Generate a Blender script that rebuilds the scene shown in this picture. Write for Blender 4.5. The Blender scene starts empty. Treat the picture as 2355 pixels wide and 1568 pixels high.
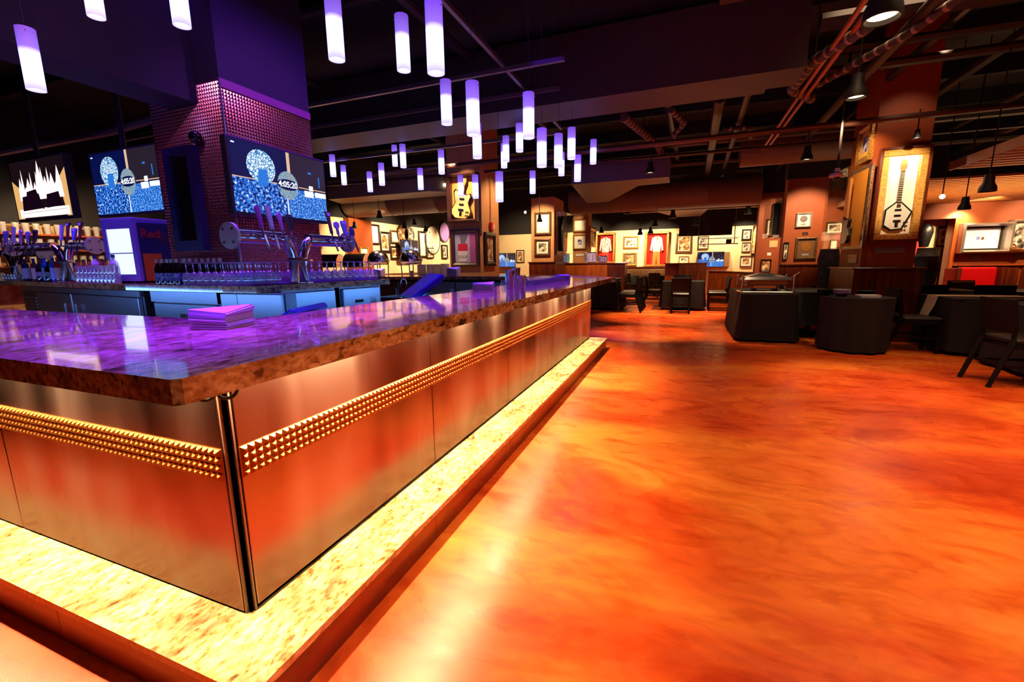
import bpy, bmesh, math, random
from mathutils import Vector, Matrix
from math import sin, cos, pi, radians

# ------------------------------------------------------------------ camera, world, light, exposure
SC = bpy.context.scene
COL = SC.collection
FW, FH, FPX, CAMZ = 2355.0, 1568.0, 1003.54, 1.27
YAW, PITCH, ROLL = 0.371244, 0.175861, -0.01317
_f = Vector((-sin(YAW)*cos(PITCH), cos(YAW)*cos(PITCH), -sin(PITCH)))
_r0 = Vector((cos(YAW), sin(YAW), 0)); _u0 = _r0.cross(_f)
_r = _r0*cos(ROLL) + _u0*sin(ROLL); _u = -_r0*sin(ROLL) + _u0*cos(ROLL)
cam_d = bpy.data.cameras.new('camera'); cam = bpy.data.objects.new('camera', cam_d); COL.objects.link(cam)
cam_d.sensor_width = 36; cam_d.lens = FPX/FW*36; cam_d.clip_end = 100; cam_d.clip_start = 0.05
_M = Matrix((( _r.x, _u.x, -_f.x, 0), (_r.y, _u.y, -_f.y, 0), (_r.z, _u.z, -_f.z, CAMZ), (0, 0, 0, 1)))
cam.matrix_world = _M
SC.camera = cam

SC.view_settings.view_transform = 'Standard'; SC.view_settings.look = 'None'
SC.view_settings.gamma = 1.0; SC.view_settings.use_curve_mapping = False
SC.view_settings.exposure = 0.0
try:
    SC.cycles.use_denoising = True; SC.cycles.max_bounces = 7; SC.cycles.diffuse_bounces = 3
    SC.cycles.glossy_bounces = 4; SC.cycles.transparent_max_bounces = 24; SC.cycles.sample_clamp_indirect = 4.0
    SC.cycles.caustics_reflective = False; SC.cycles.caustics_refractive = False
except Exception: pass
W = bpy.data.worlds.new('world'); SC.world = W; W.use_nodes = True
W.node_tree.nodes['Background'].inputs[0].default_value = (0.010, 0.006, 0.012, 1)
W.node_tree.nodes['Background'].inputs[1].default_value = 1.0

def aim(o, d):
    o.rotation_euler = Vector(d).to_track_quat('-Z', 'Y').to_euler()
def area(name, loc, d, sx, sy, power, color, spread=None):
    l = bpy.data.lights.new(name, 'AREA'); l.shape = 'RECTANGLE'; l.size = sx; l.size_y = sy; l.energy = power; l.color = color
    if spread: l.spread = spread
    o = bpy.data.objects.new(name, l); COL.objects.link(o); o.location = loc; aim(o, d); return o
def spot(name, loc, tgt, power, color, angle=60, blend=0.6, size=0.04):
    l = bpy.data.lights.new(name, 'SPOT'); l.energy = power; l.color = color; l.spot_size = radians(angle); l.spot_blend = blend; l.shadow_soft_size = size
    o = bpy.data.objects.new(name, l); COL.objects.link(o); o.location = loc; aim(o, Vector(tgt)-Vector(loc)); return o
WARM = (1.0, 0.62, 0.34); PURP = (0.12, 0.012, 1.0); BLUE = (0.06, 0.10, 1.0)
# house lights over the dining floor (ceiling fixtures, aimed down)
area('floor_wash_near', (2.4, 1.6, 4.2), (0.0, 0, -1), 3.4, 4.2, 150, WARM, radians(100))
area('floor_wash_mid', (2.7, 5.0, 4.2), (0, 0, -1), 2.6, 2.4, 95, WARM, radians(90))
for k, (sx, sy, zz, p, ang) in enumerate([(-0.55, 8.2, 3.2, 900, 40), (-0.5, 10.6, 2.85, 800, 60), (1.75, 5.5, 3.3, 280, 36), (0.3, 12.1, 3.2, 1200, 62), (1.0, 16.6, 2.7, 520, 80), (2.0, 14.9, 2.7, 260, 60),
                                 (-2.6, 16.0, 2.7, 560, 90), (2.0, 8.9, 3.2, 200, 34), (5.2, 9.0, 2.55, 260, 70), (-1.8, 12.9, 2.8, 600, 60), (0.9, 8.6, 3.2, 450, 50)]):
    spot('floor_spot', (sx, sy, zz), (sx, sy, 0), p, (1.0, 0.66, 0.36), ang, 0.7, 0.08)
area('floor_glow_fill_by_bar', (-0.45, 2.8, 4.1), (0, 0, -1), 0.2, 5.0, 22, (1.0, 0.78, 0.5), radians(22))  # added strip, no fixture: makes the yellow reflection band beside the bar
# purple stage colour over the bar
area('bar_colour_wash_long', (-1.5, 3.0, 3.9), (0, 0, -1), 0.3, 4.9, 120, PURP, radians(24))
area('bar_colour_wash_long_end', (-1.6, 7.3, 3.9), (0, 0, -1), 0.3, 1.0, 34, PURP, radians(34))
area('bar_colour_wash_left', (-3.6, 0.98, 3.9), (0, 0.0, -1), 4.0, 0.3, 92, PURP, radians(24))
area('bar_colour_wash_far', (-5.5, 7.45, 3.9), (0, 0, -1), 6.0, 0.2, 70, PURP, radians(24))
area('back_bar_wash', (-3.3, 3.4, 3.9), (0, 0, -1), 0.5, 1.6, 60, (0.16, 0.02, 1.0), radians(60))
area('back_bar_wash_left', (-5.6, 2.7, 3.9), (0, 0, -1), 3.4, 0.4, 70, (0.22, 0.04, 1.0), radians(60))
spot('column_pink', (-2.2, 0.9, 3.7), (-4.1, 2.83, 2.1), 80, (0.9, 0.26, 0.75), 60, 0.8, 0.05)
spot('column_violet', (-1.9, 3.3, 3.8), (-3.7, 3.3, 2.4), 90, (0.7, 0.16, 1.0), 55, 0.8, 0.05)
# blue work lights on the inner side of the bar, washing the steel cabinets
area('aisle_blue_long', (-1.86, 3.2, 0.95), (-1, 0, -0.25), 3.6, 0.05, 10, (0.12, 0.36, 1.0))
area('aisle_blue_left', (-5.2, 1.4, 0.95), (0, 1, -0.15), 7.0, 0.05, 20, (0.16, 0.36, 1.0))
area('aisle_blue_far', (-3.6, 7.2, 0.93), (0, -1, -0.6), 3.0, 0.05, 8, (0.16, 0.46, 1.0))
# warm LED strips hidden under the counter overhang
area('counter_strip_long', (-1.20, 3.64, 0.976), (-0.12, 0, -1), 5.5, 0.03, 145, (1.0, 0.68, 0.35), radians(125))
area('counter_strip_left', (-3.1, 0.79, 0.976), (0, 0.12, -1), 3.6, 0.03, 98, (1.0, 0.68, 0.35), radians(125))

# ------------------------------------------------------------------ pixel helpers (turn a sight line into a world point at a real plane)
def ray(px, py): return _f + _r*((px-FW/2)/FPX) - _u*((py-FH/2)/FPX)
O = Vector((0, 0, CAMZ))
def atz(px, py, z): d = ray(px, py); return O + d*((z-CAMZ)/d.z)
def atx(px, py, x): d = ray(px, py); return O + d*(x/d.x)
def aty(px, py, y): d = ray(px, py); return O + d*(y/d.y)

# ------------------------------------------------------------------ materials
def s2l(c): return tuple(((v/255)/12.92 if v/255 <= 0.04045 else ((v/255+0.055)/1.055)**2.4) for v in c)
MATS = {}
def mat(name, rgb=(128,128,128), rough=0.5, metal=0.0, emit=None, es=1.0, coat=0.0, spec=0.5, noise=0.0, nscale=8.0, bump=0.0, bscale=60.0, alpha=1.0, trans=0.0, aniso=0.0):
    if name in MATS: return MATS[name]
    m = bpy.data.materials.new(name); m.use_nodes = True; nt = m.node_tree; b = nt.nodes['Principled BSDF']
    c = s2l(rgb); b.inputs['Base Color'].default_value = (*c, 1); b.inputs['Roughness'].default_value = rough
    b.inputs['Metallic'].default_value = metal; b.inputs['Coat Weight'].default_value = coat; b.inputs['Specular IOR Level'].default_value = spec
    b.inputs['Transmission Weight'].default_value = trans; b.inputs['Alpha'].default_value = alpha
    tc = nt.nodes.new('ShaderNodeTexCoord')
    if emit is not None:
        b.inputs['Emission Color'].default_value = (*s2l(emit), 1); b.inputs['Emission Strength'].default_value = es
    if noise > 0:
        n = nt.nodes.new('ShaderNodeTexNoise'); n.inputs['Scale'].default_value = nscale; n.inputs['Detail'].default_value = 4
        mx = nt.nodes.new('ShaderNodeMix'); mx.data_type = 'RGBA'
        mx.inputs[6].default_value = tuple(v*(1-noise) for v in c)+(1,); mx.inputs[7].default_value = tuple(min(1, v*(1+noise)) for v in c)+(1,)
        nt.links.new(tc.outputs['Object'], n.inputs['Vector']); nt.links.new(n.outputs['Fac'], mx.inputs[0]); nt.links.new(mx.outputs[2], b.inputs['Base Color'])
    if bump > 0:
        n = nt.nodes.new('ShaderNodeTexNoise'); n.inputs['Scale'].default_value = bscale; n.inputs['Detail'].default_value = 3
        bp = nt.nodes.new('ShaderNodeBump'); bp.inputs['Strength'].default_value = bump; bp.inputs['Distance'].default_value = 0.01
        nt.links.new(tc.outputs['Object'], n.inputs['Vector']); nt.links.new(n.outputs['Fac'], bp.inputs['Height']); nt.links.new(bp.outputs[0], b.inputs['Normal'])
    MATS[name] = m; return m

def ramp(nt, stops):
    r = nt.nodes.new('ShaderNodeValToRGB'); e = r.color_ramp.elements
    while len(e) < len(stops): e.new(0.5)
    for el, (p, c) in zip(e, stops): el.position = p; el.color = (*s2l(c), 1)
    return r
def noise_mat(name, stops, scale=5, detail=6, rough=0.4, stretch=(1,1,1), distort=0.0, coat=0.0, emit=0.0, kind='noise', metal=0.0, bump=0.0, rnoise=None):
    if name in MATS: return MATS[name]
    m = bpy.data.materials.new(name); m.use_nodes = True; nt = m.node_tree; b = nt.nodes['Principled BSDF']
    tc = nt.nodes.new('ShaderNodeTexCoord'); mp = nt.nodes.new('ShaderNodeMapping'); mp.inputs['Scale'].default_value = stretch
    nt.links.new(tc.outputs['Object'], mp.inputs['Vector'])
    if kind == 'noise':
        n = nt.nodes.new('ShaderNodeTexNoise'); n.inputs['Detail'].default_value = detail; n.inputs['Distortion'].default_value = distort; out = n.outputs['Fac']
    elif kind == 'voro':
        n = nt.nodes.new('ShaderNodeTexVoronoi'); out = n.outputs['Color']
    elif kind == 'cell':
        n = nt.nodes.new('ShaderNodeTexVoronoi'); n.feature = 'DISTANCE_TO_EDGE'; out = n.outputs['Distance']
    n.inputs['Scale'].default_value = scale; nt.links.new(mp.outputs[0], n.inputs['Vector'])
    r = ramp(nt, stops); nt.links.new(out, r.inputs[0]); nt.links.new(r.outputs[0], b.inputs['Base Color'])
    b.inputs['Roughness'].default_value = rough; b.inputs['Coat Weight'].default_value = coat; b.inputs['Metallic'].default_value = metal
    if emit:
        nt.links.new(r.outputs[0], b.inputs['Emission Color']); b.inputs['Emission Strength'].default_value = emit
        b.inputs['Base Color'].default_value = (0, 0, 0, 1); nt.links.remove(b.inputs['Base Color'].links[0])
    if bump:
        bp = nt.nodes.new('ShaderNodeBump'); bp.inputs['Strength'].default_value = bump; bp.inputs['Distance'].default_value = 0.01
        nt.links.new(out, bp.inputs['Height']); nt.links.new(bp.outputs[0], b.inputs['Normal'])
    MATS[name] = m; return m

def granite_mat(nm='granite', lift=0.0):
    m = bpy.data.materials.new(nm); m.use_nodes = True; nt = m.node_tree; b = nt.nodes['Principled BSDF']
    tc = nt.nodes.new('ShaderNodeTexCoord'); g = tc.outputs['Object']
    n1 = nt.nodes.new('ShaderNodeTexNoise'); n1.inputs['Scale'].default_value = 55; n1.inputs['Detail'].default_value = 5; n1.inputs['Roughness'].default_value = 0.65
    n2 = nt.nodes.new('ShaderNodeTexNoise'); n2.inputs['Scale'].default_value = 9; n2.inputs['Detail'].default_value = 5; n2.inputs['Distortion'].default_value = 1.0
    n3 = nt.nodes.new('ShaderNodeTexNoise'); n3.inputs['Scale'].default_value = 30; n3.inputs['Detail'].default_value = 6; n3.inputs['Distortion'].default_value = 0.6
    mp = nt.nodes.new('ShaderNodeMapping'); mp.inputs['Scale'].default_value = (1.0, 0.55, 1.0); mp.inputs['Rotation'].default_value = (0, 0, 0.6)
    nt.links.new(g, mp.inputs['Vector'])
    for n in (n1, n2, n3): nt.links.new(mp.outputs[0], n.inputs['Vector'])
    r1 = ramp(nt, [(0.30, (120, 84, 52)), (0.45, (190, 150, 105)), (0.6, (226, 200, 158))]) if not lift else ramp(nt, [(0.32, (150, 100, 52)), (0.44, (216, 184, 128)), (0.6, (240, 226, 190))]); nt.links.new(n1.outputs['Fac'], r1.inputs[0])
    r2 = ramp(nt, [(0.35, (150, 105, 62)), (0.6, (255, 248, 230))]); nt.links.new(n2.outputs['Fac'], r2.inputs[0])
    r3 = ramp(nt, [(0.34, (14, 8, 6)), (0.43, (255, 255, 255))] if not lift else [(0.27, (90, 50, 24)), (0.36, (255, 255, 255))]); nt.links.new(n3.outputs['Fac'], r3.inputs[0])
    a = nt.nodes.new('ShaderNodeMix'); a.data_type = 'RGBA'; a.blend_type = 'MULTIPLY'; a.inputs[0].default_value = 0.8
    c = nt.nodes.new('ShaderNodeMix'); c.data_type = 'RGBA'; c.blend_type = 'MULTIPLY'; c.inputs[0].default_value = 0.85
    nt.links.new(r1.outputs[0], a.inputs[6]); nt.links.new(r2.outputs[0], a.inputs[7]); nt.links.new(a.outputs[2], c.inputs[6]); nt.links.new(r3.outputs[0], c.inputs[7])
    nt.links.new(c.outputs[2], b.inputs['Base Color']); b.inputs['Roughness'].default_value = 0.09; b.inputs['Specular IOR Level'].default_value = 0.75
    b.inputs['Coat Weight'].default_value = 0.5; b.inputs['Coat Roughness'].default_value = 0.03
    return m
GRANITE = granite_mat(); GRANITE_LIT = granite_mat('granite_strip_lit', 1)  # second copy: same stone, glare of the counter strip lightened into its colour

def floor_mat():
    m = bpy.data.materials.new('stained_concrete'); m.use_nodes = True; nt = m.node_tree; b = nt.nodes['Principled BSDF']
    tc = nt.nodes.new('ShaderNodeTexCoord'); mp = nt.nodes.new('ShaderNodeMapping'); mp.inputs['Rotation'].default_value = (0, 0, 0.5); mp.inputs['Scale'].default_value = (0.5, 1.0, 1.0)
    nt.links.new(tc.outputs['Object'], mp.inputs['Vector'])
    def nz(s, d, dist, loc):
        n = nt.nodes.new('ShaderNodeTexNoise'); n.inputs['Scale'].default_value = s; n.inputs['Detail'].default_value = d; n.inputs['Distortion'].default_value = dist
        n.inputs['Roughness'].default_value = 0.55
        v = nt.nodes.new('ShaderNodeMapping'); v.inputs['Location'].default_value = loc; nt.links.new(mp.outputs[0], v.inputs['Vector']); nt.links.new(v.outputs[0], n.inputs['Vector']); return n
    a = nz(0.75, 5, 1.4, (3.1, 1.7, 0)); c = nz(2.2, 7, 2.2, (7, 2, 0)); d = nz(7.0, 8, 2.5, (1, 9, 0))
    ra = ramp(nt, [(0.34, (190, 62, 20)), (0.5, (220, 90, 27)), (0.66, (240, 132, 46))]); nt.links.new(a.outputs['Fac'], ra.inputs[0])
    rc = ramp(nt, [(0.30, (214, 150, 110)), (0.5, (250, 240, 228)), (0.7, (255, 255, 250))]); nt.links.new(c.outputs['Fac'], rc.inputs[0])
    rd = ramp(nt, [(0.35, (214, 190, 176)), (0.6, (255, 255, 255))]); nt.links.new(d.outputs['Fac'], rd.inputs[0])
    x = nt.nodes.new('ShaderNodeMix'); x.data_type = 'RGBA'; x.blend_type = 'MULTIPLY'; x.inputs[0].default_value = 0.75
    y = nt.nodes.new('ShaderNodeMix'); y.data_type = 'RGBA'; y.blend_type = 'MULTIPLY'; y.inputs[0].default_value = 0.55
    nt.links.new(ra.outputs[0], x.inputs[6]); nt.links.new(rc.outputs[0], x.inputs[7]); nt.links.new(x.outputs[2], y.inputs[6]); nt.links.new(rd.outputs[0], y.inputs[7])
    nt.links.new(y.outputs[2], b.inputs['Base Color'])
    rr = nt.nodes.new('ShaderNodeMapRange'); rr.inputs['From Min'].default_value = 0.3; rr.inputs['From Max'].default_value = 0.7; rr.inputs['To Min'].default_value = 0.22; rr.inputs['To Max'].default_value = 0.36
    nt.links.new(c.outputs['Fac'], rr.inputs['Value']); nt.links.new(rr.outputs[0], b.inputs['Roughness'])
    b.inputs['Specular IOR Level'].default_value = 0.6
    return m
def panel_mat():
    m = bpy.data.materials.new('brushed_copper_steel'); m.use_nodes = True; nt = m.node_tree; b = nt.nodes['Principled BSDF']
    tc = nt.nodes.new('ShaderNodeTexCoord')
    n = nt.nodes.new('ShaderNodeTexNoise'); n.inputs['Scale'].default_value = 2.0; n.inputs['Detail'].default_value = 1.5; n.inputs['Distortion'].default_value = 0.3
    mp = nt.nodes.new('ShaderNodeMapping'); mp.inputs['Scale'].default_value = (1.6, 1.6, 0.45); nt.links.new(tc.outputs['Object'], mp.inputs['Vector']); nt.links.new(mp.outputs[0], n.inputs['Vector'])
    r = ramp(nt, [(0.3, (136, 106, 100)), (0.5, (180, 146, 134)), (0.7, (222, 196, 184))]); nt.links.new(n.outputs['Fac'], r.inputs[0]); nt.links.new(r.outputs[0], b.inputs['Base Color'])
    mr = nt.nodes.new('ShaderNodeMapRange'); mr.inputs['From Min'].default_value = 0.3; mr.inputs['From Max'].default_value = 0.7; mr.inputs['To Min'].default_value = 0.19; mr.inputs['To Max'].default_value = 0.36
    nt.links.new(n.outputs['Fac'], mr.inputs['Value']); nt.links.new(mr.outputs[0], b.inputs['Roughness'])
    bp = nt.nodes.new('ShaderNodeBump'); bp.inputs['Strength'].default_value = 0.10; bp.inputs['Distance'].default_value = 0.05
    nt.links.new(n.outputs['Fac'], bp.inputs['Height']); nt.links.new(bp.outputs[0], b.inputs['Normal'])
    b.inputs['Metallic'].default_value = 1.0
    return m
def glass_mat(name, tint=(1,1,1), refl=0.12, cloud=0.0):
    m = bpy.data.materials.new(name); m.use_nodes = True; nt = m.node_tree
    for n in list(nt.nodes):
        if n.type != 'OUTPUT_MATERIAL': nt.nodes.remove(n)
    out = nt.nodes['Material Output']; t = nt.nodes.new('ShaderNodeBsdfTransparent'); t.inputs[0].default_value = (*tint, 1)
    g = nt.nodes.new('ShaderNodeBsdfGlossy'); g.inputs['Roughness'].default_value = 0.03
    f = nt.nodes.new('ShaderNodeLayerWeight'); f.inputs['Blend'].default_value = 0.5; pw = nt.nodes.new('ShaderNodeMath'); pw.operation = 'POWER'; pw.inputs[1].default_value = 3.0; nt.links.new(f.outputs['Facing'], pw.inputs[0]); ml = nt.nodes.new('ShaderNodeMath'); ml.operation = 'MULTIPLY'; ml.inputs[1].default_value = 0.6; nt.links.new(pw.outputs[0], ml.inputs[0])
    ad = nt.nodes.new('ShaderNodeMath'); ad.operation = 'ADD'; ad.inputs[1].default_value = refl; ad.use_clamp = True
    mx = nt.nodes.new('ShaderNodeMixShader'); nt.links.new(ml.outputs[0], ad.inputs[0]); nt.links.new(ad.outputs[0], mx.inputs[0])
    df = nt.nodes.new('ShaderNodeBsdfDiffuse'); df.inputs[0].default_value = (0.85,0.85,0.9,1); mx0 = nt.nodes.new('ShaderNodeMixShader'); mx0.inputs[0].default_value = cloud; nt.links.new(t.outputs[0], mx0.inputs[1]); nt.links.new(df.outputs[0], mx0.inputs[2]); nt.links.new(mx0.outputs[0], mx.inputs[1]); nt.links.new(g.outputs[0], mx.inputs[2]); nt.links.new(mx.outputs[0], out.inputs[0])
    MATS[name] = m; return m
def lamp_mat():
    m = bpy.data.materials.new('frosted_lamp_glass'); m.use_nodes = True; nt = m.node_tree; b = nt.nodes['Principled BSDF']
    tc = nt.nodes.new('ShaderNodeTexCoord'); s = nt.nodes.new('ShaderNodeSeparateXYZ'); nt.links.new(tc.outputs['Object'], s.inputs[0])
    mr = nt.nodes.new('ShaderNodeMapRange'); mr.inputs['From Min'].default_value = 0.0; mr.inputs['From Max'].default_value = 0.40; nt.links.new(s.outputs['Z'], mr.inputs['Value'])
    r = nt.nodes.new('ShaderNodeValToRGB'); e = r.color_ramp.elements
    for _ in range(3): e.new(0.5)
    for el, (p, c) in zip(e, [(0.0, (0.66, 0.62, 1.15)), (0.14, (1.15, 1.1, 3.6)), (0.60, (1.2, 1.1, 4.2)), (0.68, (0.30, 0.17, 0.95)), (1.0, (0.15, 0.055, 0.62))]): el.position = p; el.color = (*c, 1)
    nt.links.new(mr.outputs[0], r.inputs[0]); nt.links.new(r.outputs[0], b.inputs['Emission Color']); b.inputs['Emission Strength'].default_value = 1.0
    b.inputs['Base Color'].default_value = (0.3, 0.25, 0.4, 1); b.inputs['Roughness'].default_value = 0.5
    return m

FLOOR = floor_mat(); PANEL = panel_mat(); LAMP = lamp_mat()
GLASS = glass_mat('clear_glass', (0.95, 0.95, 0.98), 0.14, 0.15); ACRYL = glass_mat('acrylic', (0.98, 0.975, 0.96), 0.02)
BLACK = mat('black_paint', (16, 14, 16), 0.6); SOOT = mat('ceiling_black', (20, 18, 22), 0.8)
DUCT = mat('painted_duct', (52, 46, 50), 0.55, noise=0.2, nscale=3); PIPE = mat('dark_pipe', (44, 36, 34), 0.4, 0.3)
WRAP = mat('pipe_wrap', (150, 130, 115), 0.6); WRAPD = mat('pipe_insulation', (60, 48, 42), 0.7)
CHROME = mat('chrome', (225, 222, 228), 0.16, 1.0); STEEL = mat('stainless', (176, 184, 196), 0.3, 1.0, noise=0.12, nscale=2); STEELD = mat('dark_stainless', (120, 125, 135), 0.35, 1.0)
GOLD = mat('studded_brass', (206, 126, 60), 0.40, 1.0); COPPER = mat('column_studs', (214, 150, 150), 0.2, 1.0)
WALLB = mat('terracotta_wall', (140, 62, 18), 0.6, noise=0.08, nscale=3, spec=0.4); CREAM = mat('cream_wall', (232, 208, 164), 0.7, noise=0.04, nscale=2)
WALLT = mat('tan_column_paint', (188, 130, 84), 0.55, noise=0.06); WOOD = noise_mat('red_brown_wood', [(0.3, (58, 20, 8)), (0.55, (92, 34, 12)), (0.75, (118, 50, 18))], 3, 5, 0.28, (6, 6, 0.6), 0.4, 0.3)
WOODL = noise_mat('orange_wood', [(0.3, (120, 48, 14)), (0.7, (168, 78, 26))], 3, 5, 0.3, (5, 5, 0.6), 0.4, 0.3)
SLAT = noise_mat('honey_slats', [(0.3, (176, 104, 48)), (0.7, (214, 142, 76))], 4, 4, 0.5, (1, 8, 8))
CHWOOD = mat('black_wood', (8, 5, 5), 0.5, noise=0.2, spec=0.2); VINYL = mat('black_vinyl', (12, 9, 10), 0.4, bump=0.15, bscale=120)
CLOTH = mat('black_cloth', (7, 5, 8), 0.85, bump=0.3, bscale=300); RUNNER = mat('tan_runner', (196, 170, 140), 0.8)
WHITE = mat('white_card', (232, 226, 226), 0.7); PAPER = mat('napkin_paper', (214, 204, 214), 0.85); PORC = mat('porcelain', (236, 226, 214), 0.25)
REDV = mat('red_vinyl', (205, 14, 22), 0.35, coat=0.2); UPH = noise_mat('banquette_cloth', [(0.4, (120, 84, 56)), (0.6, (176, 136, 98))], 40, 3, 0.9)
GFRAME = noise_mat('gilt_frame', [(0.35, (120, 80, 30)), (0.65, (214, 162, 82))], 60, 3, 0.35, metal=0.5, bump=0.6); DFRAME = mat('dark_frame', (40, 24, 18), 0.35); BFRAME = noise_mat('bronze_frame', [(0.4, (58, 40, 28)), (0.65, (140, 104, 66))], 50, 3, 0.35, metal=0.3)
WOVEN = noise_mat('woven_gold_mount', [(0.35, (150, 92, 22)), (0.6, (226, 160, 52))], 20, 3, 0.5, (1, 1, 6), bump=0.8)
MATTE = mat('picture_mount', (240, 228, 206), 0.8); NAVY = mat('navy_plastic', (14, 22, 110), 0.35); LEAF = mat('dried_leaf', (206, 158, 66), 0.7)

# ------------------------------------------------------------------ mesh builder
class MB:
    def __init__(s): s.v = []; s.f = []; s.m = []
    def add(s, v, f, mi=0):
        k = len(s.v); s.v += [tuple(p) for p in v]; s.f += [tuple(i+k for i in q) for q in f]; s.m += [mi]*len(f); return s
    def box(s, x0, x1, y0, y1, z0, z1, mi=0):
        v = [(x0,y0,z0),(x1,y0,z0),(x1,y1,z0),(x0,y1,z0),(x0,y0,z1),(x1,y0,z1),(x1,y1,z1),(x0,y1,z1)]
        return s.add(v, [(0,3,2,1),(4,5,6,7),(0,1,5,4),(1,2,6,5),(2,3,7,6),(3,0,4,7)], mi)
    def bbox(s, x0, x1, y0, y1, z0, z1, b=0.01, mi=0):   # box with chamfered vertical and horizontal edges
        b = min(b, (x1-x0)/2.01, (y1-y0)/2.01, (z1-z0)/2.01)
        ring = lambda i, z: [(x0+b+ (0 if i else 0), y0+i, z),(x1-b, y0+i, z),(x1-i, y0+b, z),(x1-i, y1-b, z),(x1-b, y1-i, z),(x0+b, y1-i, z),(x0+i, y1-b, z),(x0+i, y0+b, z)]
        v = ring(b, z0)+ring(0, z0+b)+ring(0, z1-b)+ring(b, z1); f = [tuple(range(7,-1,-1)), tuple(range(24,32))]
        for k in range(3):
            for i in range(8): j = (i+1) % 8; f.append((k*8+i, k*8+j, k*8+8+j, k*8+8+i))
        return s.add(v, f, mi)
    def prism(s, poly, z0, z1, mi=0):
        n = len(poly); v = [(x,y,z0) for x,y in poly]+[(x,y,z1) for x,y in poly]
        return s.add(v, [tuple(range(n-1,-1,-1)), tuple(range(n,2*n))]+[(i,(i+1)%n,(i+1)%n+n,i+n) for i in range(n)], mi)
    def prismY(s, poly, y0, y1, mi=0):   # outline in x,z extruded in depth
        n = len(poly); v = [(x,y0,z) for x,z in poly]+[(x,y1,z) for x,z in poly]
        return s.add(v, [tuple(range(n)), tuple(range(2*n-1,n-1,-1))]+[(i,i+n,(i+1)%n+n,(i+1)%n) for i in range(n)], mi)
    def tube(s, pts, r, n=8, mi=0, cap=True):
        pts = [Vector(p) for p in pts]; rr = r if isinstance(r, (list, tuple)) else [r]*len(pts); vs = []; fs = []
        for i, p in enumerate(pts):
            t = (pts[min(i+1, len(pts)-1)]-pts[max(i-1, 0)]).normalized(); a = t.cross(Vector((0,0,1)))
            if a.length < 1e-3: a = Vector((1,0,0))
            a.normalize(); b = t.cross(a)
            for k in range(n): th = 2*pi*k/n; vs.append(p+a*(rr[i]*cos(th))+b*(rr[i]*sin(th)))
        for i in range(len(pts)-1):
            for k in range(n): fs.append((i*n+k, i*n+(k+1)%n, (i+1)*n+(k+1)%n, (i+1)*n+k))
        if cap: fs += [tuple(range(n-1,-1,-1)), tuple(range((len(pts)-1)*n, len(pts)*n))]
        return s.add(vs, fs, mi)
    def lathe(s, prof, n=16, c=(0,0,0), mi=0, sx=1, sy=1):
        vs = [(c[0]+r*cos(2*pi*k/n)*sx, c[1]+r*sin(2*pi*k/n)*sy, c[2]+z) for r, z in prof for k in range(n)]
        fs = [(i*n+k, i*n+(k+1)%n, (i+1)*n+(k+1)%n, (i+1)*n+k) for i in range(len(prof)-1) for k in range(n)]
        return s.add(vs, fs, mi)
    def cyl(s, c, r, h, n=16, mi=0): return s.lathe([(0.0001,0),(r,0),(r,h),(0.0001,h)], n, c, mi)
    def sphere(s, c, r, n=12, mi=0, sc=(1,1,1)):
        m = max(5, n//2); prof = [(max(r*sin(pi*i/m), 1e-4), -r*cos(pi*i/m)*sc[2]) for i in range(m+1)]
        return s.lathe(prof, n, c, mi, sc[0], sc[1])
    def build(s, name, mats, parent=None, loc=None, smooth=False):
        me = bpy.data.meshes.new(name); me.from_pydata(s.v, [], s.f)
        mats = mats if isinstance(mats, (list, tuple)) else [mats]
        for m in mats: me.materials.append(m)
        if len(mats) > 1:
            for p, i in zip(me.polygons, s.m): p.material_index = i
        if smooth:
            for p in me.polygons: p.use_smooth = len(p.vertices) <= 4
            me.update()
            try: me.set_sharp_from_angle(angle=radians(38))
            except Exception: pass
        me.update()
        o = bpy.data.objects.new(name, me); COL.objects.link(o)
        if parent: o.parent = parent
        if loc: o.location = loc
        return o
def tag(o, label=None, cat=None, group=None, kind=None):
    if label: o['label'] = label
    if cat: o['category'] = cat
    if group: o['group'] = group
    if kind: o['kind'] = kind
    return o
def thing(name, label, cat, loc=(0,0,0), rz=0.0, group=None):
    o = bpy.data.objects.new(name, None); COL.objects.link(o); o.location = loc; o.rotation_euler = (0,0,rz); o.empty_display_size = 0.1
    return tag(o, label, cat, group)
def struct(o): o['kind'] = 'structure'; return o
def dup(root, loc=None, rz=None, label=None, group=None):
    def cp(o, par):
        c = o.copy(); COL.objects.link(c); c.parent = par
        for ch in [x for x in o.children]: cp(ch, c)
        return c
    r = cp(root, None)
    if loc is not None: r.location = loc
    if rz is not None: r.rotation_euler = (0,0,rz)
    if label: r['label'] = label
    if group: r['group'] = group
    return r
def text(name, txt, size, m, parent, loc, rot=(pi/2,0,0), depth=0.001, bold=False, sx=1.0):
    cu = bpy.data.curves.new(name, 'FONT'); cu.body = txt; cu.size = size; cu.align_x = 'CENTER'; cu.align_y = 'CENTER'; cu.extrude = depth
    if bold: cu.offset = size*0.02
    t = bpy.data.objects.new(name+'_c', cu); COL.objects.link(t)
    dg = bpy.context.evaluated_depsgraph_get(); me = bpy.data.meshes.new_from_object(t.evaluated_get(dg)); me.name = name
    me.materials.clear(); me.materials.append(m)
    bpy.data.objects.remove(t); bpy.data.curves.remove(cu)
    o = bpy.data.objects.new(name, me); COL.objects.link(o); o.parent = parent; o.location = loc; o.rotation_euler = rot; o.scale = (sx, 1, 1); return o
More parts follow.
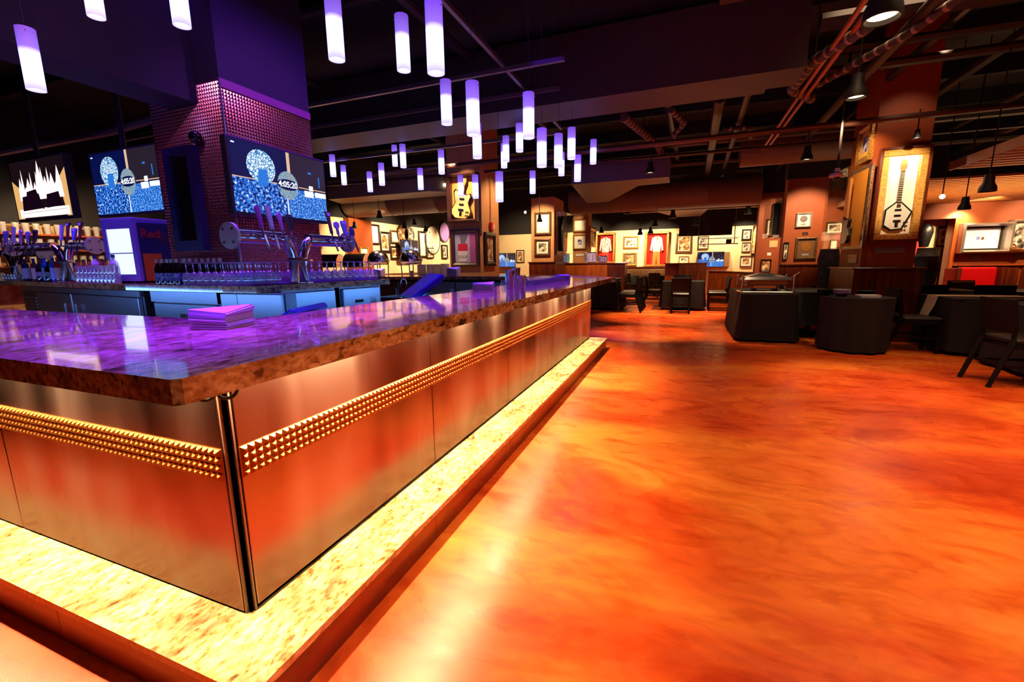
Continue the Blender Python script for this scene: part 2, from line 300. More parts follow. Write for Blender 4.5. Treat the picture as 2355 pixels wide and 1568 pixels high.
# ------------------------------------------------------------------ room shell
struct(MB().box(-13.2, 7.7, -6.2, 20.4, -0.1, 0).build('floor', FLOOR))
struct(MB().box(-13.2, 7.7, -6.2, 20.4, 4.6, 4.7).build('ceiling', SOOT))
struct(MB().box(7.5, 7.7, -6, 20.2, 0, 4.6).build('wall_right', WALLB))
struct(MB().box(-13, 7.5, -6.2, -6, 0, 4.6).build('wall_near', WALLB))
struct(MB().box(-13.2, -13, -6, 20.2, 0, 2.2).build('wall_left', mat('left_wall_tan', (150,120,84), 0.7))); struct(MB().box(-13.2, -12.98, -6, 20.2, 2.2, 4.6).build('wall_left_high', SOOT))
# far wall: cream up to 2.6 m, black fascia above
struct(MB().box(-9.2, 3.4, 20.0, 20.2, 0, 2.62).build('wall_far', CREAM))
struct(MB().box(-9.2, 7.5, 20.0, 20.22, 2.62, 4.6).build('wall_far_upper', SOOT))
struct(MB().box(-13.0, -9.2, 9.4, 9.6, 0, 2.7).box(-9.4, -9.2, 9.6, 20.0, 0, 2.62).build('wall_left_inner', CREAM))
struct(MB().box(-13.0, -9.2, 9.4, 9.6, 2.7, 4.6).box(-9.42, -9.18, 9.38, 20.0, 2.62, 4.6).build('wall_left_upper', SOOT))

# ------------------------------------------------------------------ bar: base, ledge, counter
PX, PY, LX, LY = -1.245, 0.84, -1.0, 0.645      # panel faces, ledge outer edges
YE = 6.42
bar = thing('long_bar', 'long L-shaped bar front of brushed copper-toned steel with a studded brass band', 'bar', (PX, PY, 0))
def bloc(mb, name, m, parent=bar, **k):
    mb.v = [(x-PX, y-PY, z) for x, y, z in mb.v]; return mb.build(name, m, parent, **k)
bloc(MB().box(-1.74, PX-0.012, PY+0.012, YE-0.01, 0.0, 0.98).box(-5.6, PX-0.012, PY+0.012, 1.28, 0, 0.98), 'carcass', BLACK)
seams = [PY+0.028, 1.985, 3.105, 4.229, 5.362, YE]
for a, b in zip(seams[:-1], seams[1:]):
    bloc(MB().bbox(PX-0.011, PX, a+0.003, b-0.003, 0.178, 0.98, 0.002), 'panel', PANEL)
xs = [PX-0.028, -2.62, -3.9, -5.6]
for a, b in zip(xs[:-1], xs[1:]):
    bloc(MB().bbox(b+0.003, a-0.003, PY, PY+0.011, 0.166, 0.98, 0.002), 'panel', PANEL)
bloc(MB().bbox(-1.74, PX, YE-0.009, YE, 0.166, 0.98, 0.002), 'end_panel', PANEL)
bloc(MB().box(PX-0.028, PX-0.022, PY+0.003, PY+0.024, 0.16, 0.98).box(PX-0.028, PX-0.004, PY+0.022, PY+0.028, 0.16, 0.98), 'corner_post', mat('post_steel',(190,160,140),0.45,0.6))
# studded band: backing strip plus pyramids
def stud_mesh(s=0.0122, h=0.011):
    me = bpy.data.meshes.new('stud'); k = s*0.28
    v = [(-s,0,-s),(s,0,-s),(s,0,s),(-s,0,s),(-k,-h,-k),(k,-h,-k),(k,-h,k),(-k,-h,k)]
    me.from_pydata(v, [], [(0,1,5,4),(1,2,6,5),(2,3,7,6),(3,0,4,7),(4,5,6,7)]); me.materials.append(GOLD); return me
STUD = stud_mesh(); P = 0.0258; Z0 = 0.6365
sb1 = bloc(MB().box(PX, PX+0.003, PY+0.03, YE, Z0-0.0135, Z0+3*P+0.0135), 'stud_band', GOLD)
sb2 = bloc(MB().box(-5.6, PX-0.03, PY-0.003, PY, Z0-0.0135, Z0+3*P+0.0135), 'stud_band', GOLD)
def stud_run(parent, start, dirx, rot, n, nfirst, base):
    v = []; f = []
    R = Matrix.Rotation(rot, 3, 'Z'); pts = [Vector(p.co) for p in STUD.vertices]
    for i in range(n):
        for j in range(4):
            c = Vector((start[0]+dirx[0]*P*i-PX, start[1]+dirx[1]*P*i-PY, Z0+j*P))
            if i < nfirst:
                o = bpy.data.objects.new('stud', STUD); COL.objects.link(o); o.parent = parent; o.location = c; o.rotation_euler = (0,0,rot)
            else:
                k = len(v); v += [tuple(R @ p + c) for p in pts]; f += [tuple(q+k for q in pl.vertices) for pl in STUD.polygons]
    me = bpy.data.meshes.new('far_studs'); me.from_pydata(v, [], f); me.materials.append(GOLD)
    o = bpy.data.objects.new('far_studs', me); COL.objects.link(o); o.parent = parent; o['kind'] = 'stuff'
stud_run(sb1, (PX+0.003, PY+0.045), (0, 1), pi/2, 214, 44, sb1)
stud_run(sb2, (PX-0.045, PY-0.003), (-1, 0), 0, 165, 30, sb2)
# bag hook under the counter near the corner
hk = thing('bag_hook', 'small black double hook under the counter edge at the bar corner', 'hook', (-1.205, 0.80, 0.93))
def arc(cx, cz, r, a0, a1, n=10): return [(cx+r*cos(a0+(a1-a0)*i/n), 0, cz+r*sin(a0+(a1-a0)*i/n)) for i in range(n+1)]
h1 = MB().tube(arc(-0.026, 0.0, 0.026, pi, 2*pi), 0.005, 8).build('hook_arm', BLACK, hk, smooth=True); h1.rotation_euler = (0,0,0.75)
h2 = MB().tube(arc(0.026, 0.0, 0.026, pi, 2*pi), 0.005, 8).build('hook_arm', BLACK, hk, smooth=True); h2.rotation_euler = (0,0,0.75)
MB().box(-0.008, 0.008, -0.004, 0.004, 0.0, 0.0525).build('hook_plate', BLACK, hk).rotation_euler = (0,0,0.75)

led = thing('foot_ledge', 'brightly lit speckled granite foot ledge glowing under the bar counter', 'ledge', (LX, LY, 0))
def lloc(mb, name, m): mb.v = [(x-LX, y-LY, z) for x, y, z in mb.v]; return mb.build(name, m, led)
lloc(MB().prism([(-5.6,LY),(LX,LY),(LX,6.49),(PX-0.02,6.49),(PX-0.02,PY+0.02),(-5.6,PY+0.02)], 0.135, 0.16), 'granite_top', GRANITE_LIT)
RIS = noise_mat('riser_wood', [(0.35, (92, 26, 10)), (0.65, (128, 42, 14))], 4, 4, 0.35, (1, 1, 3), coat=0.2)
ys = [LY+0.02, 1.60, 2.55, 3.5, 4.45, 5.4, 6.46]
for a, b in zip(ys[:-1], ys[1:]): lloc(MB().box(LX-0.04, LX-0.015, a+0.0015, b-0.0015, 0, 0.134), 'riser_board', RIS)
xs = [LX-0.015, -1.95, -2.95, -4.2, -5.6]
for a, b in zip(xs[:-1], xs[1:]): lloc(MB().box(b+0.0015, a-0.0015, LY+0.012, LY+0.04, 0, 0.134), 'riser_board', RIS)
lloc(MB().box(PX-0.02, LX-0.041, 6.43, 6.46, 0, 0.134), 'riser_board', RIS)

CT, CB = 1.04, 0.982
ctr = MB().prism([(-5.6,0.565),(-0.99,0.565),(-0.975,0.58),(-0.975,6.95),(-1.7,7.7),(-2.7,8.6),(-9.1,8.6),(-9.1,7.35),(-2.6,7.35),(-2.2,7.1),(-1.79,6.6),(-1.79,1.33),(-5.6,1.33)], CB, CT).build('bar_counter', GRANITE)
tag(ctr, 'polished speckled granite bar counter running round the bar, lit purple on top', 'counter')
far = thing('far_bar_base', 'dark base with steel units under the far side of the bar counter', 'bar', (-5.5, 8.0, 0))
MB().box(-3.6, 2.75, -0.45, 0.35, 0, 0.98).build('carcass', BLACK, far)
for x0, x1 in ((-3.5,-2.4),(-2.38,-1.2),(-1.18,0.1),(0.12,1.4),(1.42,2.6)):
    d = MB().bbox(x0, x1, -0.475, -0.452, 0.12, 0.93, 0.004).build('steel_door', STEEL, far)
    MB().box(x1-0.1, x1-0.06, -0.5, -0.476, 0.5, 0.8).build('handle', CHROME, d)

# ------------------------------------------------------------------ back bar island
ZB = 1.12
BA, BBp, BC, BD, BE = (-9.6,3.3), (-5.0,2.6), (-3.5,2.49), (-3.12,2.49), (-2.98,4.0)
bb = MB().prism([BA, BBp, BC, BD, BE, (-4.0,4.1), (-4.0,4.6), (-9.6,4.6)], ZB-0.055, ZB).build('back_bar_counter', GRANITE)
tag(bb, 'raised granite back bar counter around the studded column', 'counter')
def seg(A, B):
    a = math.atan2(B[1]-A[1], B[0]-A[0]); n = Vector((sin(a), -cos(a), 0)); u = Vector((cos(a), sin(a), 0)); A = Vector((*A, 0))
    def on(px, py):
        d = ray(px, py); k = (A-O).dot(n)/d.dot(n); p = O+d*k; return (p-A).dot(u), p.z
    return a, A, on
def cab(name, label, A, B, px0, px1, py, ztop=ZB-0.06, m=STEEL, grp=None, dp=0.55):
    a, Av, on = seg(A, B); t0 = on(px0, py)[0]; t1 = on(px1, py)[0]
    u = Vector((cos(a), sin(a), 0)); n = Vector((-sin(a), cos(a), 0)); p = Av+u*t0+n*0.05
    r = thing(name, label, 'cabinet', (p.x, p.y, 0), a, grp); w = t1-t0
    MB().box(0, w, 0.02, dp, 0, ztop).build('body', STEELD if m is STEEL else m, r); return r, w
seg1 = (BA, BBp)
c, w = cab('back_bar_cooler', 'dark steel under-counter cooler with louvred grille and two doors at left', BA, BBp, 45, 312, 690, ZB-0.062)
g = MB().box(0.02, w*0.16, -0.01, 0.02, 0.1, ZB-0.12).build('grille', STEELD, c)
for k in range(14): MB().box(0.04, w*0.15, -0.02, -0.005, 0.35+k*0.042, 0.35+k*0.042+0.02).build('louvre', STEEL, g)
for a0, a1, hx in ((0.17, 0.5, 0.47), (0.505, 0.985, 0.56)):
    d = MB().bbox(w*a0, w*a1, -0.015, 0.02, 0.1, ZB-0.13, 0.005).build('door', STEEL, c)
    MB().tube([(w*hx, -0.05, 0.55), (w*hx, -0.05, 0.88)], 0.009, 8).tube([(w*hx, -0.05, 0.57), (w*hx, -0.01, 0.57)], 0.007, 6).tube([(w*hx, -0.05, 0.86), (w*hx, -0.01, 0.86)], 0.007, 6).build('handle', CHROME, d)
MB().box(0, w, -0.012, 0.02, ZB-0.12, ZB-0.066).build('top_rail', STEEL, c)
c, w = cab('back_bar_cabinet', 'pinkish steel cabinet with recessed latch under the back bar', BBp, BC, 336, 488, 690)
MB().box(0, w, -0.01, 0.02, ZB-0.16, ZB-0.062).build('top_rail', STEEL, c)
d = MB().bbox(0.04, w-0.02, -0.012, 0.02, 0.1, ZB-0.17, 0.004).build('door', STEEL, c)
MB().bbox(w*0.45, w*0.6, -0.02, -0.012, 0.66, 0.86, 0.004).box(w*0.55, w*0.58, -0.03, -0.02, 0.7, 0.84).build('recessed_latch', CHROME, d)
c, w = cab('ice_well', 'blue-lit steel ice well with two side by side doors under the back bar corner', BC, BD, 497, 640, 690, dp=0.12)
for a0, a1 in ((0.0, 0.27), (0.28, 0.98)): MB().bbox(w*a0, w*a1, -0.012, 0.02, 0.1, ZB-0.066, 0.004).build('door', STEEL, c)
c, w = cab('under_counter_fridge', 'blue-lit steel fridge with small nameplate right of the back bar corner', BD, BE, 660, 782, 680, dp=0.35)
d = MB().bbox(0.03, w-0.02, -0.015, 0.02, 0.1, ZB-0.075, 0.006).build('door', STEEL, c)
MB().box(0.12, 0.2, -0.03, -0.015, 0.7, 0.9).build('latch', CHROME, d); MB().box(0.23, 0.32, -0.018, -0.014, 0.84, 0.868).build('nameplate', BLACK, d)
c, w = cab('far_fridge', 'blue-lit steel fridge at the far end of the back bar', BD, BE, 792, 886, 670)
d = MB().bbox(0.02, w-0.04, -0.015, 0.02, 0.1, ZB-0.075, 0.006).build('door', STEEL, c)
MB().box(0.16, 0.27, -0.018, -0.014, 0.9, 0.93).build('nameplate', BLACK, d); MB().box(w-0.2, w-0.12, -0.03, -0.014, 0.75, 0.95).build('latch', CHROME, d)
# back bar plinth so that the island has a body
tag(MB().prism([(-9.5,3.95),(-4.2,3.4),(-3.7,3.4),(-3.6,3.95),(-4.1,4.5),(-9.5,4.5)], 0, ZB-0.06).build('island_plinth', BLACK), 'black plinth filling the middle of the back bar island', 'plinth')

# studded column
KX, KY, KW, KD, KZ = -3.70, 2.83, 0.93, 0.96, 2.83
colm = thing('studded_column', 'square column clad in small shiny metal studs behind the beer taps', 'column', (KX, KY, 0))
MB().box(-KW, 0, 0, KD, ZB, KZ).build('core', mat('column_core', (84, 30, 60), 0.5, 0.3), colm)
MB().box(-0.02, 0.006, -0.006, 0.008, ZB, KZ).build('edge_trim', STEEL, colm); MB().box(0, 0.012, 0, KD, KZ-0.07, KZ).build('top_trim', mat('trim_plum', (120, 60, 100), 0.5), colm)
def studs(n, m, pitch, fn, name):
    s = pitch*0.46; k = s*0.3; h = pitch*0.32; v = []; f = []
    for i in range(n):
        for j in range(m):
            c = (i+0.5)*pitch; z = ZB+(j+0.5)*pitch; b = len(v)
            v += [fn(*q) for q in ((c-s,0,z-s),(c+s,0,z-s),(c+s,0,z+s),(c-s,0,z+s),(c-k,h,z-k),(c+k,h,z-k),(c+k,h,z+k),(c-k,h,z+k))]
            f += [(b,b+1,b+5,b+4),(b+1,b+2,b+6,b+5),(b+2,b+3,b+7,b+6),(b+3,b,b+4,b+7),(b+4,b+5,b+6,b+7)]
    me = bpy.data.meshes.new(name); me.from_pydata(v, [], f); me.materials.append(COPPER); o = bpy.data.objects.new(name, me); COL.objects.link(o); o.parent = colm; o['kind'] = 'stuff'
studs(34, 58, 0.0282, lambda c, h, z: (h, c, z), 'stud_cladding'); studs(33, 60, 0.0282, lambda c, h, z: (-c, -h, z), 'stud_cladding')
# dome camera and dark framed display on the column's left face
p = aty(473, 320, KY); dc = thing('dome_camera', 'white dome security camera high on the studded column', 'camera', p)
MB().lathe([(0.0001,-0.005),(0.07,-0.005),(0.075,-0.05),(0.066,-0.085)], 20).build('housing', mat('white_plastic', (225,220,228), 0.4), dc, smooth=True).rotation_euler = (-pi/2+pi, 0, 0)
MB().sphere((0,0,0), 0.052, 16).build('lens_dome', mat('smoked_dome', (10,8,14), 0.08), dc, (-0.005,-0.085,-0.005), True)
a = aty(398, 352, KY); b = aty(493, 560, KY)
fx0, fx1, fz0, fz1 = a.x-0.03, b.x-0.03, b.z-0.06, a.z+0.02
dd = thing('dark_display', 'tall dark framed display on the left face of the studded column', 'screen', ((fx0+fx1)/2, KY-0.01, fz0)); hw = (fx1-fx0)/2; hh = fz1-fz0
MB().box(-hw,hw,-0.07,0,0,0.09).box(-hw,hw,-0.07,0,hh-0.07,hh).box(-hw,-hw+0.075,-0.07,0,0.09,hh-0.07).box(hw-0.075,hw,-0.07,0,0.09,hh-0.07).build('frame', mat('indigo_frame', (34,22,70), 0.45), dd)
MB().box(-hw+0.075,hw-0.075,-0.04,-0.02,0.09,hh-0.07).build('glass_panel', mat('dark_glass', (20,14,18), 0.06, spec=0.9), dd)

# ------------------------------------------------------------------ screens
E_NAVY = mat('tv_navy', (0,0,0), 0.3, emit=(8,20,80), es=0.8); E_CROWD = noise_mat('tv_crowd', [(0.40,(4,14,60)),(0.47,(20,80,190)),(0.57,(50,130,225)),(0.68,(230,240,255))], 42, 3, 0.3, emit=1.1)
E_BLUE = noise_mat('tv_blue_crowd', [(0.4,(10,60,160)),(0.52,(40,130,235)),(0.64,(150,200,255))], 60, 3, 0.3, emit=1.0); E_WHITE = mat('tv_white', (0,0,0), 0.3, emit=(240,245,255), es=1.2)
E_BALL = noise_mat('tv_ball', [(0.0,(20,60,140)),(0.09,(90,170,225)),(0.14,(235,250,255))], 40, 0, 0.3, kind='cell', emit=1.1); E_HOOP = noise_mat('tv_orange_ball', [(0.0,(30,60,110)),(0.07,(120,190,215)),(0.3,(200,150,130))], 45, 0, 0.3, kind='cell', emit=1.0)
E_DARK = mat('tv_dark', (0,0,0), 0.3, emit=(44,34,48), es=0.9); E_MID = mat('tv_midblue', (0,0,0), 0.3, emit=(40,120,220), es=1.0); E_TAN = mat('tv_tan', (0,0,0), 0.3, emit=(230,190,160), es=1.0)
def disc(mb, cx, cz, rx, rz, y, mi, n=24): mb.add([(cx+rx*cos(2*pi*k/n), y, cz+rz*sin(2*pi*k/n)) for k in range(n)], [tuple(range(n))], mi)
def quad(mb, x0, x1, z0, z1, y, mi): mb.add([(x0,y,z0),(x1,y,z0),(x1,y,z1),(x0,y,z1)], [(0,1,2,3)], mi)
def tv_game(label, loc, rz, w, h, tilt=0.0, cat='television', words=True):
    t = thing('television', label, cat, loc, rz); t.rotation_euler = (tilt, 0, rz)
    MB().bbox(-w/2-0.02, w/2+0.02, 0.0, 0.07, -h/2-0.025, h/2+0.02, 0.006).build('bezel', BLACK, t)
    m = MB(); X = lambda u: (u-0.5)*w; Z = lambda v: (v-0.5)*h
    quad(m, X(0),X(1),Z(0),Z(1),-0.001,0); quad(m, X(0.56),X(1),Z(0.47),Z(1),-0.0015,5); quad(m, X(0),X(0.53),Z(0),Z(0.5),-0.0015,1); quad(m, X(0.53),X(1),Z(0),Z(0.45),-0.0015,2)
    quad(m, X(0),X(1),Z(0.485),Z(0.5),-0.002,7); quad(m, X(0.55),X(0.585),Z(0.5),Z(1),-0.002,7); quad(m, X(0.52),X(0.532),Z(0),Z(0.45),-0.002,3)
    disc(m, X(0.28),Z(0.69),h*0.245,h*0.245,-0.0024,4); m.prismY([(X(0.23),Z(0.42)),(X(0.33),Z(0.42)),(X(0.34),Z(0.66)),(X(0.25),Z(0.66))], -0.003, -0.0028, 6)
    disc(m, X(0.545),Z(0.49),h*0.2,h*0.215,-0.0032,8)
    m.add([(X(0.545)+h*0.21*cos(2*pi*k/24), -0.0036, Z(0.5)+h*0.085*sin(2*pi*k/24)) for k in range(24)], [tuple(range(24))], 0)
    for (u0,u1,v0,v1,mi) in ((0.79,0.84,0.47,0.55,3),(0.73,0.84,0.36,0.46,3),(0.86,1.0,0.38,0.46,3),(0.915,0.93,0.55,0.72,6),(0.79,0.83,0.74,0.77,6),(0.02,0.05,0.94,0.96,3)): quad(m, X(u0),X(u1),Z(v0),Z(v1),-0.0026,mi)
    m.build('screen', [E_NAVY,E_CROWD,E_BLUE,E_WHITE,E_BALL,E_DARK,E_MID,E_TAN,E_HOOP], t)
    if words: text('clock_digits', '4:05:20', h*0.125, E_WHITE, t, (X(0.545), -0.005, Z(0.5)), bold=True)
    return t
a = atx(548,302,KX+0.2); b = atx(747,495,KX+0.2)
tv = tv_game('large television with clock 4:05:20 on the right face of the studded column', (KX+0.16, (a.y+b.y)/2, 2.03), pi/2, 1.03, 0.59, tilt=0.0)
tv.rotation_euler = (0, 0, pi/2); MB().box(-0.15, 0.15, 0.07, 0.145, -0.12, 0.12).build('wall_bracket', BLACK, tv)
t2 = tv_game('television with the same game hanging left of the studded column beside the fireplace screen', (-6.02, 3.3, 2.25), 0, 1.21, 0.68)
MB().tube([(0,0.04,0.3),(0,0.04,2.3)], 0.03, 8).build('ceiling_pole', BLACK, t2)
# fireplace television
ft = thing('television', 'television playing a log fire above the left end of the back bar', 'television', (-7.8, 3.3, 2.30))
fw, fh = 1.26, 0.72
MB().bbox(-fw/2-0.03, fw/2+0.02, 0, 0.08, -fh/2-0.03, fh/2+0.02, 0.006).build('bezel', BLACK, ft); MB().tube([(0,0.04,0.3),(0,0.04,2.28)], 0.03, 8).build('ceiling_pole', BLACK, ft)
F_BG = mat('fire_dark', (0,0,0), 0.3, emit=(26,14,20), es=1); F_ST = mat('fire_stone', (0,0,0), 0.3, emit=(235,180,110), es=1); F_FL = mat('fire_flame', (0,0,0), 0.3, emit=(255,228,222), es=1.4); F_LG = mat('fire_log', (0,0,0), 0.3, emit=(30,8,28), es=0.6)
m = MB(); X = lambda u: (u-0.5)*fw; Z = lambda v: (v-0.5)*fh
quad(m, X(0),X(1),Z(0),Z(1),-0.001,0); m.add([(X(0),-0.0015,Z(0)),(X(0.12),-0.0015,Z(0)),(X(0.16),-0.0015,Z(0.5)),(X(0),-0.0015,Z(0.68))], [(0,1,2,3)], 1); m.add([(X(0.92),-0.0015,Z(0)),(X(1),-0.0015,Z(0)),(X(1),-0.0015,Z(0.8)),(X(0.86),-0.0015,Z(0.62))], [(0,1,2,3)], 1)
quad(m, X(0.05),X(0.97),Z(0.02),Z(0.17),-0.002,2)
for u, hgt, wd in ((0.15,0.72,0.10),(0.3,0.7,0.13),(0.42,0.62,0.1),(0.52,0.97,0.13),(0.62,0.7,0.12),(0.74,0.74,0.13),(0.86,0.85,0.12),(0.24,0.55,0.12),(0.8,0.58,0.14),(0.2,0.86,0.05),(0.47,0.8,0.06),(0.57,0.86,0.07),(0.36,0.8,0.05),(0.68,0.84,0.06),(0.5,0.6,0.3),(0.7,0.5,0.3),(0.3,0.5,0.3)):
    m.add([(X(u-wd/2),-0.0022,Z(0.32)),(X(u+wd/2),-0.0022,Z(0.32)),(X(u+wd*0.42),-0.0022,Z(0.32+(hgt-0.32)*0.45)),(X(u+wd*0.05),-0.0022,Z(hgt)),(X(u-wd*0.38),-0.0022,Z(0.32+(hgt-0.32)*0.5))], [(0,1,2,3,4)], 2)
for u0,u1,v0,v1 in ((0.12,0.5,0.14,0.42),(0.22,0.46,0.34,0.5),(0.58,0.86,0.16,0.42),(0.5,0.53,0.14,0.3),(0.08,0.95,0.1,0.125)): m.prismY([(X(u0),Z(v0)),(X(u1),Z(v0+0.02)),(X(u1-0.03),Z(v1)),(X(u0+0.03),Z(v1-0.03))], -0.0035, -0.0028, 3)
m.build('screen', [F_BG, F_ST, F_FL, F_LG], ft)

# ------------------------------------------------------------------ beer towers
def tap(parent, x, z, kind, seed):
    # local frame: x along the pipe, -y towards the bartender
    k = MB().tube([(x,-0.055,z),(x,-0.13,z),(x,-0.15,z-0.06),(x,-0.165,z-0.1)], [0.012,0.012,0.010,0.008], 8).tube([(x,-0.115,z),(x,-0.105,z+0.07)], 0.008, 8).cyl((x,-0.06,z-0.016), 0.02, 0.032, 10).build('faucet', CHROME, parent, smooth=True)
    y = -0.105; z1 = z+0.06; hs = {0:0.25,1:0.27,2:0.22,3:0.2,4:0.3,5:0.17,6:0.2,7:0.12}[kind]
    cols = [(150,70,160),(176,176,226),(190,120,210),(70,60,70),(110,36,60),(150,130,210),(120,120,220),(60,50,120)]
    mt = mat('tap_%d' % kind, cols[kind], 0.35, coat=0.3)
    P2 = {0:[(-0.014,0),(0.014,0),(0.02,0.1),(0.03,0.24),(0.0,0.27),(-0.03,0.24),(-0.02,0.1)], 1:[(-0.02,0),(0.02,0),(0.03,0.27),(-0.03,0.27)], 2:[(-0.012,0),(0.012,0),(0.014,0.1),(0.03,0.18),(0,0.22),(-0.03,0.18),(-0.014,0.1)],
          3:[(-0.015,0),(0.015,0),(0.045,0.17),(0.035,0.2),(-0.035,0.2),(-0.045,0.17)], 4:[(-0.014,0),(0.014,0),(0.02,0.22),(0.045,0.3),(-0.045,0.3),(-0.02,0.22)], 5:[(-0.015,0),(0.015,0),(0.014,0.08),(0.045,0.11),(0.04,0.16),(0,0.18),(-0.04,0.16),(-0.045,0.11),(-0.014,0.08)],
          6:[(-0.02,0),(0.02,0),(0.05,0.17),(0.045,0.2),(-0.045,0.2),(-0.05,0.17)], 7:[(-0.035,0.0),(0.035,0.0),(0.04,0.09),(0.015,0.1),(0.025,0.13),(-0.025,0.13),(-0.015,0.1),(-0.04,0.09)]}[kind]
    hb = MB().prismY([(a, b) for a, b in P2], -0.012, 0.012).build('tap_handle', mt, parent, (x, y, z1)); hb.rotation_euler = (-0.18, 0, 0); hb.scale = (0.72, 0.8, 0.68)
    if kind == 1: text('handle_lettering', 'BUD LIGHT', 0.04, E_LBL, hb, (0, -0.0135, 0.14), (pi/2, -pi/2, 0), bold=True)
    if kind == 7: text('handle_lettering', 'IPA', 0.03, mat('ink', (30,24,60), 0.5), hb, (0, -0.0135, 0.045), bold=True)
    if kind == 3: MB().prismY([(-0.008,0.02),(0.008,0.02),(0.03,0.16),(-0.03,0.16)], -0.014, -0.0125).build('badge', mat('dark_badge', (30,26,36), 0.3), hb)
    if kind in (4, 6): MB().prismY([(-0.03,0.15),(0.03,0.15),(0.032,0.19),(-0.032,0.19)] if kind == 6 else [(-0.02,0.245),(0.02,0.245),(0.03,0.285),(-0.03,0.285)], -0.014, -0.0125).build('badge', mat('pale_badge', (190,186,230), 0.4), hb)
E_LBL = mat('label_white', (236,232,246), 0.5)
def tower(label, base, rz, L0, L1, zt, offs, kinds, r=0.042):
    t = thing('beer_tower', label, 'beer tap', base, rz)
    MB().cyl((0,0,0), 0.11, 0.012, 24).tube([(-0.05,0,0.01),(-0.05,0,zt-0.16),(-0.06,0,zt-0.12),(-0.10,0,zt-0.04),(-0.16,0,zt)], r, 16).tube([(0.05,0,0.01),(0.05,0,zt-0.16),(0.06,0,zt-0.12),(0.10,0,zt-0.04),(0.16,0,zt)], r, 16).build('column_pipe', CHROME, t, smooth=True)
    MB().lathe([(0.0001,0),(0.12,0),(0.12,0.014),(0.0001,0.014)], 24, (0,0,zt-0.19)).build('collar', CHROME, t, smooth=True)
    MB().tube([(-0.13,0,zt),(L0,0,zt)], r*1.25, 18).build('cross_pipe', CHROME, t, smooth=True); MB().tube([(0.13,0,zt),(L1,0,zt)], r*1.25, 18).build('cross_pipe', CHROME, t, smooth=True)
    for x in (L0, L1):
        e = MB().lathe([(0.0001,-0.012),(0.1,-0.012),(0.1,0.012),(0.0001,0.012)], 28).build('end_plate', mat('plate_steel',(214,200,190),0.4,0.8), t, (x,0,zt), True); e.rotation_euler = (0, pi/2, 0)
        for q in range(4): MB().cyl((0.07*cos(q*pi/2+pi/4),0.07*sin(q*pi/2+pi/4),-0.02), 0.011, 0.04, 8).build('bolt', STEELD, e)
    for x, k in zip(offs, kinds): tap(t, x, zt, k, k)
    return t
XT = -3.2; bp = Vector((XT, 3.0, ZB))
ptap = [atx(x, 545, XT).y-3.0 for x in (582,606,629,651,744,759,776,792)]
zt = (atx(600, 549, XT).z+atx(780, 553, XT).z)/2 - ZB
tower('chrome T-shaped beer tower with eight tap handles in front of the studded column', bp, pi/2, atx(530,548,XT).y-3.0, atx(795,553,XT).y-3.0+0.02, zt, ptap, [0,1,2,3,4,5,6,7])
p2 = Vector((-6.95, 3.05, ZB))
tower('chrome T-shaped beer tower among the bottles at the left of the back bar', p2, 0.14, -0.85, 0.5, 0.42, [-0.75,-0.62,-0.5,-0.38,-0.26,0.16,0.26,0.36,0.45], [6,1,2,5,3,1,4,6,4])
tower('chrome beer tower cut by the left picture edge', (-8.9, 3.35, ZB), 0.14, -0.7, 0.6, 0.38, [-0.3,0.2,0.35,0.5], [2,6,1,3])

# ------------------------------------------------------------------ fridge and bottles on the back bar
fr = thing('drinks_fridge', 'small glowing countertop drinks fridge with purple door frame on the back bar', 'fridge', (aty(322,600,2.86).x-0.24, 2.86, ZB), 0.06)
VIO = mat('violet_shell', (120,96,190), 0.4); SHELL = mat('navy_shell', (24,26,84), 0.4)
MB().bbox(-0.24, 0.24, 0.0, 0.42, 0.02, 0.62, 0.01).build('cabinet', SHELL, fr)
MB().box(-0.24,0.24,-0.03,0,0.02,0.09).box(-0.24,0.24,-0.03,0,0.55,0.62).box(-0.24,-0.18,-0.03,0,0.09,0.55).box(0.18,0.24,-0.03,0,0.09,0.55).build('door_frame', VIO, fr)
MB().box(-0.18,0.18,-0.02,-0.001,0.09,0.55).build('lit_window', mat('fridge_glow', (0,0,0), 0.2, emit=(205,226,255), es=1.5), fr)
MB().box(-0.18,0.18,-0.024,-0.02,0.3,0.31).build('shelf', VIO, fr)
MB().bbox(-0.26,0.2,-0.02,0.4,0.62,0.66,0.005).build('top_box', mat('lilac_box', (120,100,170), 0.6), fr)
MB().box(0.241,0.246,0.02,0.2,0.02,0.3).build('side_sticker', mat('orange_sticker', (190,90,20), 0.5), fr)
text('side_lettering', 'Red', 0.12, mat('brand_red', (150,20,40), 0.5), fr, (0.243, 0.12, 0.5), (pi/2,0,pi/2), bold=True); text('side_lettering', 'Bull', 0.12, mat('brand_navy', (70,40,60), 0.5), fr, (0.243, 0.30, 0.47), (pi/2,0,pi/2), bold=True)
for x in (-0.18, 0.18): MB().box(x-0.02, x+0.02, 0.04, 0.38, 0, 0.02).build('foot', BLACK, fr)

